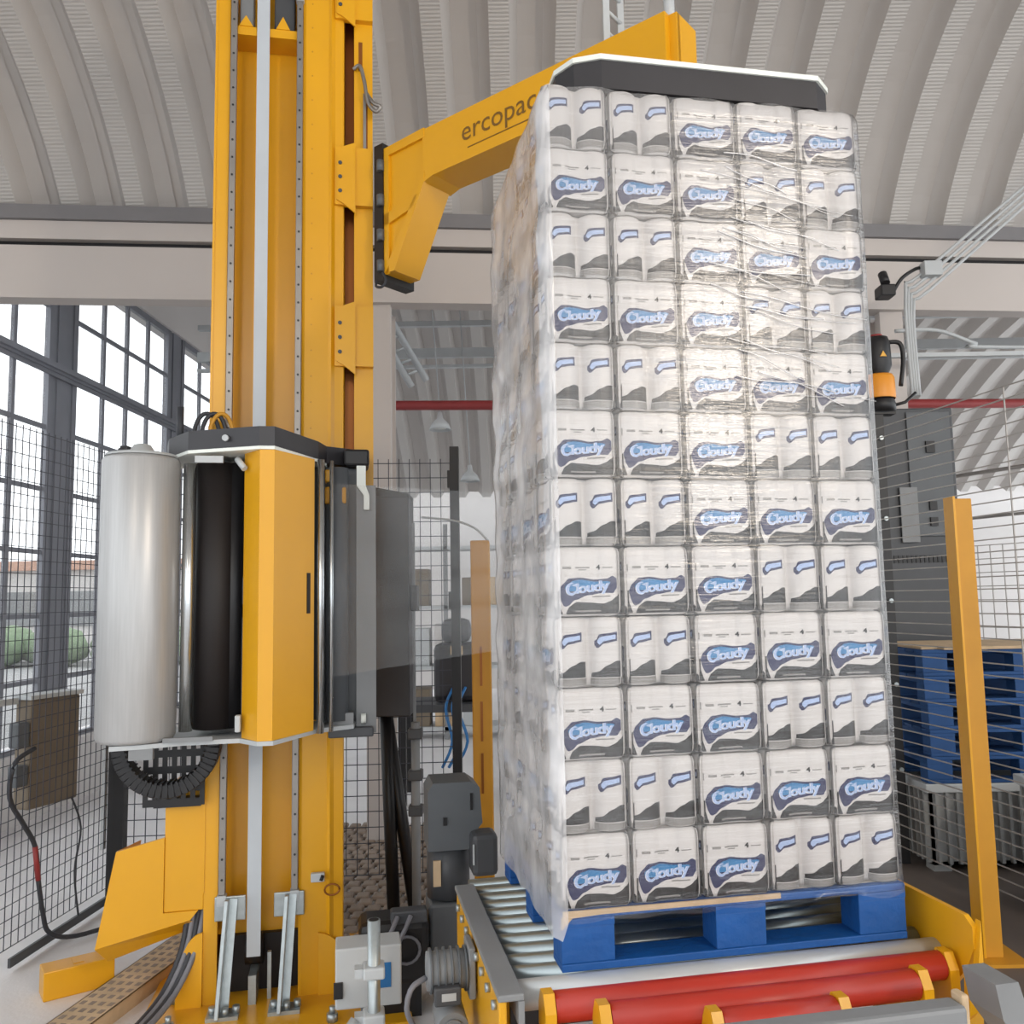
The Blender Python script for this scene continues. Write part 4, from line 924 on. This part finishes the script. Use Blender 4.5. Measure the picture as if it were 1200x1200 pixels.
# ------------------------------------------------------------------ right side: electrical cabinet, pallet stack, crates
def right_side():
    t = thing('electrical_cabinet', 'tall dark grey electrical cabinet behind the pale mesh fence', 'cabinet', (2.85, 6.15, 0), 'w')
    b = MB(); b.box(2.58, 3.09, 6.0, 6.3, 0, 2.88, bev=.01); b.build('body', 'dark_grey', t)
    b = MB(); b.box(2.76, 3.06, 5.985, 6.0, 1.98, 2.85, bev=.004); b.build('door', 'machine_grey', t)
    b = MB(); b.box(2.68, 2.80, 5.975, 5.985, 1.94, 2.32); b.build('label_plate', 'mid_grey', t)
    b = MB(); b.box(2.88, 2.94, 5.97, 5.985, 2.56, 2.64); b.box(2.88, 2.93, 5.97, 5.985, 2.16, 2.22); b.box(2.88, 2.93, 5.97, 5.985, 2.05, 2.11); b.build('switch', 'black', t)
    b = MB()
    for k in range(14): b.box(2.62 + k * .03, 2.638 + k * .03, 5.993, 6.0, 1.80, 1.85)
    b.build('vent_slots', 'black', t)
    for k in range(5):
        pallet('pallet', 'blue wooden pallet stacked behind the mesh fence, %s' % ('lowest of the five' if k == 0 else ('topmost of the five' if k == 4 else '%s from the bottom' % ORD[k + 1])), (2.36 + random.uniform(-.02, .03), 5.15 + random.uniform(-.02, .02), .502 + .152 * k), 'w', 1.2, .8, 'pallet_dark_blue', group='blue pallets stacked behind the fence')
    s = MB(); s.box(2.4, 3.4, 5.2, 5.9, 1.2615, 1.275); s.box(2.5, 3.3, 5.13, 5.2, 1.2615, 1.278); single(s, 'cardboard_sheet', 'raw_wood', 'pale cardboard sheet on top of the blue pallet stack', 'cardboard', (2.9, 5.5, 1.2615), 'w')
    def crate(x0, y0, L, D, H, label, rz):
        t = thing('plastic_crate', label, 'crate', (x0, y0, 0), 'w', 'grey plastic crates behind the fence')
        b = MB(); wt = .015
        b.box(x0, x0 + L, y0, y0 + wt, .04, H); b.box(x0, x0 + L, y0 + D - wt, y0 + D, .04, H); b.box(x0, x0 + wt, y0, y0 + D, .04, H); b.box(x0 + L - wt, x0 + L, y0, y0 + D, .04, H); b.box(x0, x0 + L, y0, y0 + D, .04, .06); b.build('walls', 'crate_grey', t)
        b = MB(); r = .035
        b.box(x0 - r, x0 + L + r, y0 - r, y0 + .01, H - .05, H, bev=.006); b.box(x0 - r, x0 + L + r, y0 + D - .01, y0 + D + r, H - .05, H, bev=.006); b.box(x0 - r, x0 + .01, y0, y0 + D, H - .05, H, bev=.006); b.box(x0 + L - .01, x0 + L + r, y0, y0 + D, H - .05, H, bev=.006); b.build('rim', 'light_grey', t)
        rb = MB(); rb.box(-.009, .009, -.025, 0, 0, H - .10); me = rb.mesh('rib', 'crate_grey')
        for i in range(int(L / .06)): inst(me, 'rib', (.03 + i * .06, 0, .05), 0, t)
        for i in range(int(D / .06)): inst(me, 'rib', (0, .03 + i * .06, .05), -PI / 2, t)
        for (a, c) in ((0, 0), (L - .1, 0), (0, D - .1), (L - .1, D - .1)):
            q = MB(); q.box(x0 + a, x0 + a + .1, y0 + c, y0 + c + .1, 0, .045); q.build('foot', 'crate_grey', t)
        t.rotation_euler = (0, 0, rz)
    crate(2.38, 5.17, 1.1, .74, .50, 'grey ribbed plastic crate carrying the stack of blue pallets', 0.0)
    crate(2.62, 4.12, .8, .66, .62, 'grey ribbed plastic crate nearest the camera behind the yellow post', -.12)
    # grey guard rail and bent bracket in the foreground
    t = thing('guard_rail', 'grey steel guard rail in front of the red rollers', 'guard rail', (.4, -.46, 0))
    b = MB(); b.box(-.15, .80, -.50, -.44, .63, .685, bev=.01); b.build('rail', 'mid_grey', t)
    for u in (.0, .70): q = MB(); q.box(u - .03, u + .03, -.495, -.445, 0, .63); q.box(u - .07, u + .07, -.54, -.40, 0, .012); q.build('leg', 'mid_grey', t)
    q = MB(); q.box(.80, .82, -.48, -.44, .63, .70, bev=.006); q.build('end_block', 'raw_wood', t)
    t = thing('bent_bracket', 'curved grey steel bracket at the lower right beside the guard rail', 'bracket', (1.0, -.45, 0))
    b = MB(); b.prism([(.895, .71), (.955, .71), (.97, .66), (1.01, .615), (1.08, .58), (1.32, .51), (1.32, .45), (1.05, .51), (.96, .56), (.91, .63)], 'y', -.47, -.36); b.build('curved_arm', 'mid_grey', t)
    b = MB(); b.box(.97, 1.27, -.43, -.39, 0, .52); b.build('web', 'machine_grey', t)
    b = MB(); b.cyl((1.07, -.42, .58), (1.07, -.42, .612), .02, 8); b.cyl((1.11, -.42, .565), (1.11, -.42, .595), .014, 8); b.build('bolt', 'galvanised', t)
right_side()

# ------------------------------------------------------------------ foreground bits between mast and conveyor
def foreground():
    t = thing('sensor_stand', 'upright galvanised pipe with two clamps in front of the mast foot', 'pipe', (-.467, .5, 0))
    b = MB(); b.cyl((-.467, .5, 0), (-.467, .5, .635), .0195, 18); b.build('pipe', 'galvanised', t)
    b = MB(); b.cyl((-.467, .5, .6352), (-.467, .5, .6358), .015, 14); b.build('pipe_bore', 'black', t)
    for z in (.47, .335):
        q = MB(); q.box(-.50, -.435, .465, .535, z, z + .035, bev=.006); q.box(-.525, -.50, .48, .52, z + .005, z + .03); q.build('clamp', 'light_grey', t)
    b = MB(); b.cyl((-.467, .5, 0), (-.467, .5, .012), .07, 16); b.build('foot', 'galvanised', t)
    b = MB(); b.cyl((-.52, .49, .35), (-.60, .44, .27), .02, 10); b.build('sensor_arm', 'light_grey', t)
    t = thing('junction_box', 'light grey junction box with blue mark behind the upright pipe', 'box', (-.47, .85, 0))
    b = MB(); b.box(-.585, -.365, .80, .92, .25, .445, bev=.006); b.build('housing', 'light_grey', t)
    b = MB(); b.box(-.45, -.40, .797, .80, .31, .39, bev=.001); b.build('blue_mark', 'blue_label', t)
    b = MB(); b.box(-.50, -.44, .83, .89, 0, .25); b.build('stand', 'mid_grey', t)
    b = MB(); b.box(-.59, -.56, .79, .80, .29, .34); b.build('dark_plug', 'black', t)
    t = thing('gear_motor', 'grey gear motor with dark terminal box beside the conveyor frame', 'motor', (-.25, .3, 0))
    b = MB(); b.cyl((-.325, .30, .55), (-.21, .30, .55), .052, 20)
    b.build('motor_body', 'mid_grey', t)
    fn = MB(); fn.lathe([(.052, -.003), (.06, -.003), (.06, .003), (.052, .003)], (0, 0, 0), 20); me = fn.mesh('cooling_fin', 'machine_grey')
    for k in range(6): o = inst(me, 'cooling_fin', (-.315 + k * .02 + .25, 0, .55), 0, t); o.rotation_euler = (0, PI / 2, 0)
    b = MB(); b.box(-.31, -.235, .225, .26, .48, .53, bev=.005); tb = b.build('terminal_box', 'dark_grey', t)
    b = MB(); b.box(-.29, -.25, .2235, .2255, .495, .515); b.build('type_plate', 'light_grey', t, tb)
    b = MB(); b.box(-.21, -.19, .25, .36, .48, .62, bev=.005); b.build('flange', 'mid_grey', t)
    b = MB(); b.cyl((-.26, .22, .42), (-.26, .36, .42), .045, 18); b.cyl((-.26, .21, .42), (-.26, .22, .42), .03, 14); b.build('gear_housing', 'mid_grey', t)
    b = MB(); b.box(-.30, -.22, .26, .34, 0, .42); b.build('stand', 'machine_grey', t)
    b = MB(); b.tube([(-.33, .28, .54), (-.37, .25, .53), (-.385, .25, .48), (-.37, .26, .43), (-.34, .25, .40)], .008, 7); b.build('cable', 'cable_grey', t)
    t = thing('sensor_cover', 'pale grey sensor housing low beside the conveyor frame', 'housing', (-.3, .08, 0))
    b = MB(); b.prism([(-.46, .36), (-.43, .415), (-.24, .43), (-.205, .40), (-.205, .30), (-.46, .30)], 'y', .04, .18); b.build('housing', 'light_grey', t)
    b = MB(); b.box(-.40, -.26, .08, .16, 0, .30); b.build('stand', 'mid_grey', t)
    # yellow block, cable tray and cable on the floor at left
    q = MB(); M = Matrix.Translation((-1.87, 3.85, 0)) @ Matrix.Rotation(.62, 4, 'Z'); q.box(-.135, .135, -.06, .06, 0, .115, M=M, bev=.004)
    q.box(-.02, .02, -.03, .03, .115, .118, M=M); single(q, 'floor_bumper', 'yellow', 'small yellow steel block lying on the floor left of the mast', 'block', (-1.87, 3.85, 0), 'w')
    t = thing('cable_tray', 'perforated pale metal cable tray on the floor leading to the mast', 'cable tray', (-1.62, 3.7, 0), 'w')
    d = Vector((.20, 1.0, 0)).normalized(); Mx = Matrix.Translation((-1.70, 3.30, 0)) @ Matrix.Rotation(-math.atan2(.17, 1.0), 4, 'Z')
    b = MB()
    b.box(-.085, .085, 0, 1.0, .055, .06, M=Mx); b.box(-.085, -.08, 0, 1.0, 0, .06, M=Mx); b.box(.08, .085, 0, 1.0, 0, .06, M=Mx); b.build('tray', 'raw_wood', t)
    for i in range(16):
        for j in range(4):
            h = MB(); h.box(-.07 + j * .04, -.05 + j * .04, .02 + i * .06, .05 + i * .06, .0601, .0612, M=Mx); h.build('slot', 'paver', t)
    # junction box and cables on the fence
    t = thing('fence_box', 'weathered brownish plastic box hung on the left fence', 'box', (-2.24, 4.3, .66), 'w')
    M = Matrix.Translation((-2.345, 4.42, .64)) @ Matrix.Rotation(-.075 - .25, 4, 'Z')
    b = MB(); b.box(-.03, .07, -.15, .15, 0, .52, M=M, bev=.012); b.build('housing', 'plastic_box', t)
    b = MB(); b.box(-.04, .08, -.16, .16, .52, .54, M=M); b.box(-.02, .0, -.42, -.16, .50, .53, M=M); b.build('lid', 'light_grey', t)
    b = MB(); b.box(.02, .08, -.23, -.16, .12, .22, M=M, bev=.01); b.box(.02, .08, -.23, -.16, .30, .42, M=M, bev=.01); b.build('socket', 'machine_grey', t)
    b = MB(); P = [(-2.24, 4.14, .95), (-2.27, 4.03, .90), (-2.28, 4.02, .75), (-2.26, 4.10, .62), (-2.24, 4.17, .50), (-2.235, 4.20, .34), (-2.23, 4.24, .18), (-2.21, 4.27, .08), (-2.13, 4.36, .03), (-1.95, 4.62, .015), (-1.6, 4.8, .015)]
    b.tube(P[:6], .011, 7, 0); b.tube(P[4:6], .0125, 7, 1); b.tube(P[5:], .011, 7, 0); b.build('hanging_cable', ['cable', 'red_paint'], t)
    b = MB(); b.tube([(-2.21, 4.44, .66), (-2.19, 4.50, .50), (-2.20, 4.47, .30), (-2.19, 4.5, .08)], .005, 6); b.build('thin_cable', 'cable', t)
foreground()

# ------------------------------------------------------------------ overhead services
def services():
    t = thing('sprinkler_pipe', 'dark red sprinkler pipe running across the bay beyond the beam', 'pipe', (0, 8, 3.4), 'w')
    b = MB(); b.cyl((-2.3, 7.85, 3.405), (9, 8.6, 3.405), .045, 12); b.build('pipe', 'red_paint', t)
    b = MB()
    for x in (-2.2, .5, 3.5, 6.5): b.cyl((x, 8.0 + x * .066, 3.4), (x, 8.0 + x * .066, 5.2), .008, 6)
    b.build('hanger', 'light_grey', t)
    for (x, y, z, lab) in ((-.66, 8.05, 3.19, 'white dish lamp hanging just under the red pipe'), (-.43, 9.0, 2.83, 'white dish lamp lower and right of the other dish lamp')):
        t = thing('dish_lamp', lab, 'lamp', (x, y, z), 'w', 'dish lamps behind the rear fence')
        b = MB(); b.lathe([(.02, .17), (.03, .11), (.08, .06), (.105, .0), (.10, .0), (.07, .05), (.02, .09)], (x, y, z), 20); b.build('shade', 'light_grey', t)
        b = MB(); b.cyl((x, y, z + .17), (x - .12, y, 5.25 - 1.9 * ((y - 9.6) / 5.4) ** 2 + .1), .006, 6); b.build('rod', 'light_grey', t)
        b = MB(); b.lathe([(.0001, .01), (.06, .015), (.07, .04)], (x, y, z), 14); b.build('diffuser', 'white_edge', t)
    for k, (z, h, lab) in enumerate(((4.50, .055, 'upper'), (4.16, .10, 'middle'), (4.05, .03, 'lower'))):
        b = MB(); b.box(-3.3, 9.5, 9.0, 9.06, z, z + h)
        single(b, 'tie_bar', 'light_grey', '%s pale tie bar crossing the bay beyond the beam' % lab, 'tie bar', (0, 9, z), 'w', 'tie bars beyond the beam', kind='structure')
    t = thing('roof_truss', 'pale steel lattice strut rising beside the white column behind the mast', 'truss', (-1.0, 6.6, 3.0), 'w', kind='structure')
    b = MB(); b.cyl((-1.35, 6.9, 4.3), (-.85, 7.4, 3.45), .03, 8); b.cyl((-1.25, 6.95, 4.4), (-.72, 7.4, 3.5), .03, 8); b.build('chord', 'light_grey', t)
    for k in range(10):
        q = MB(); s_ = k / 10; q.cyl((-1.35 + .5 * s_, 6.9 + .5 * s_, 4.3 - .85 * s_), (-1.25 + .53 * (s_ + .05), 6.95 + .45 * s_, 4.4 - .9 * s_), .012, 6); q.build('lacing', 'light_grey', t)
    t = thing('conduit_bundle', 'bundle of pale conduits rising diagonally from the white column to the roof', 'conduit', (2.6, 5.9, 3.6), 'w')
    for k in range(4):
        q = MB(); o = k * .04
        q.tube([(2.68 + o * .4, 5.7, 2.9), (2.68 + o * .4, 5.7, 3.62 - o * .8), (2.80 + o * .3, 5.68, 3.74 - o), (3.75, 5.5, 4.52 - o), (4.4, 5.4, 5.05 - o)], .011, 8); q.build('conduit', 'light_grey', t)
    b = MB(); b.box(2.78, 2.90, 5.62, 5.70, 3.70, 3.80, bev=.005); b.build('clamp', 'light_grey', t)
    t = thing('beam_camera', 'small black camera fixed below the beam beside the stack', 'camera', (2.56, 5.75, 3.6), 'w')
    b = MB(); b.box(2.50, 2.60, 5.66, 5.78, 3.58, 3.66, bev=.01); b.cyl((2.53, 5.66, 3.66), (2.53, 5.70, 3.74), .03, 10); b.build('body', 'black', t)
    b = MB(); b.tube([(2.60, 5.7, 3.62), (2.65, 5.68, 3.70), (2.74, 5.68, 3.76), (2.80, 5.7, 3.78)], .012, 6); b.build('lead', 'black', t)
    t = thing('cable_duct', 'thin pale conduit along the wall under the beam at right', 'conduit', (3.3, 6.1, 3.4), 'w')
    b = MB(); b.tube([(2.75, 6.05, 3.45), (3.05, 6.05, 3.45), (3.35, 6.1, 3.36), (3.5, 6.12, 3.34), (6.0, 6.3, 3.34)], .014, 8); b.box(2.6, 6.0, 6.12, 6.16, 3.28, 3.31); b.build('conduit', 'light_grey', t)
    # high-bay lamps behind the camera; the near right one glints in the film
    for (x, y, z, pw, lab) in ((4.95, -3.32, 4.62, 170, 'warm high-bay lamp behind the camera on the right'), (-.8, -3.6, 4.6, 50, 'high-bay lamp behind the camera on the left')):
        t = thing('high_bay_lamp', lab, 'lamp', (x, y, z), 'w', 'high-bay lamps')
        b = MB(); b.lathe([(.06, .35), (.1, .30), (.16, .2), (.33, .02), (.34, .0), (.32, .01), (.15, .18), (.05, .22)], (x, y, z), 24); sh = b.build('shade', 'light_grey', t); sh.rotation_euler = (Vector((.5, 3.2, 1.8)) - Vector((x, y, z))).to_track_quat('-Z', 'Y').to_euler()
        b = MB(); b.cyl((x, y, z + .1), (x, y, 5.5), .012, 6); b.build('rod', 'light_grey', t)
        l = bpy.data.lights.new('lamp_light', 'AREA'); l.shape = 'DISK'; l.size = .6; l.energy = pw; l.color = (1.0, .86, .70)
        o = bpy.data.objects.new('lamp_light', l); col.objects.link(o); o.parent = t; o.location = (0, 0, -.02)
        o.rotation_euler = (Vector((.5, 3.2, 1.8)) - Vector((x, y, z))).to_track_quat('-Z', 'Y').to_euler()
services()

for o in ROOTS:
    if '_base' in o: del o['_base']
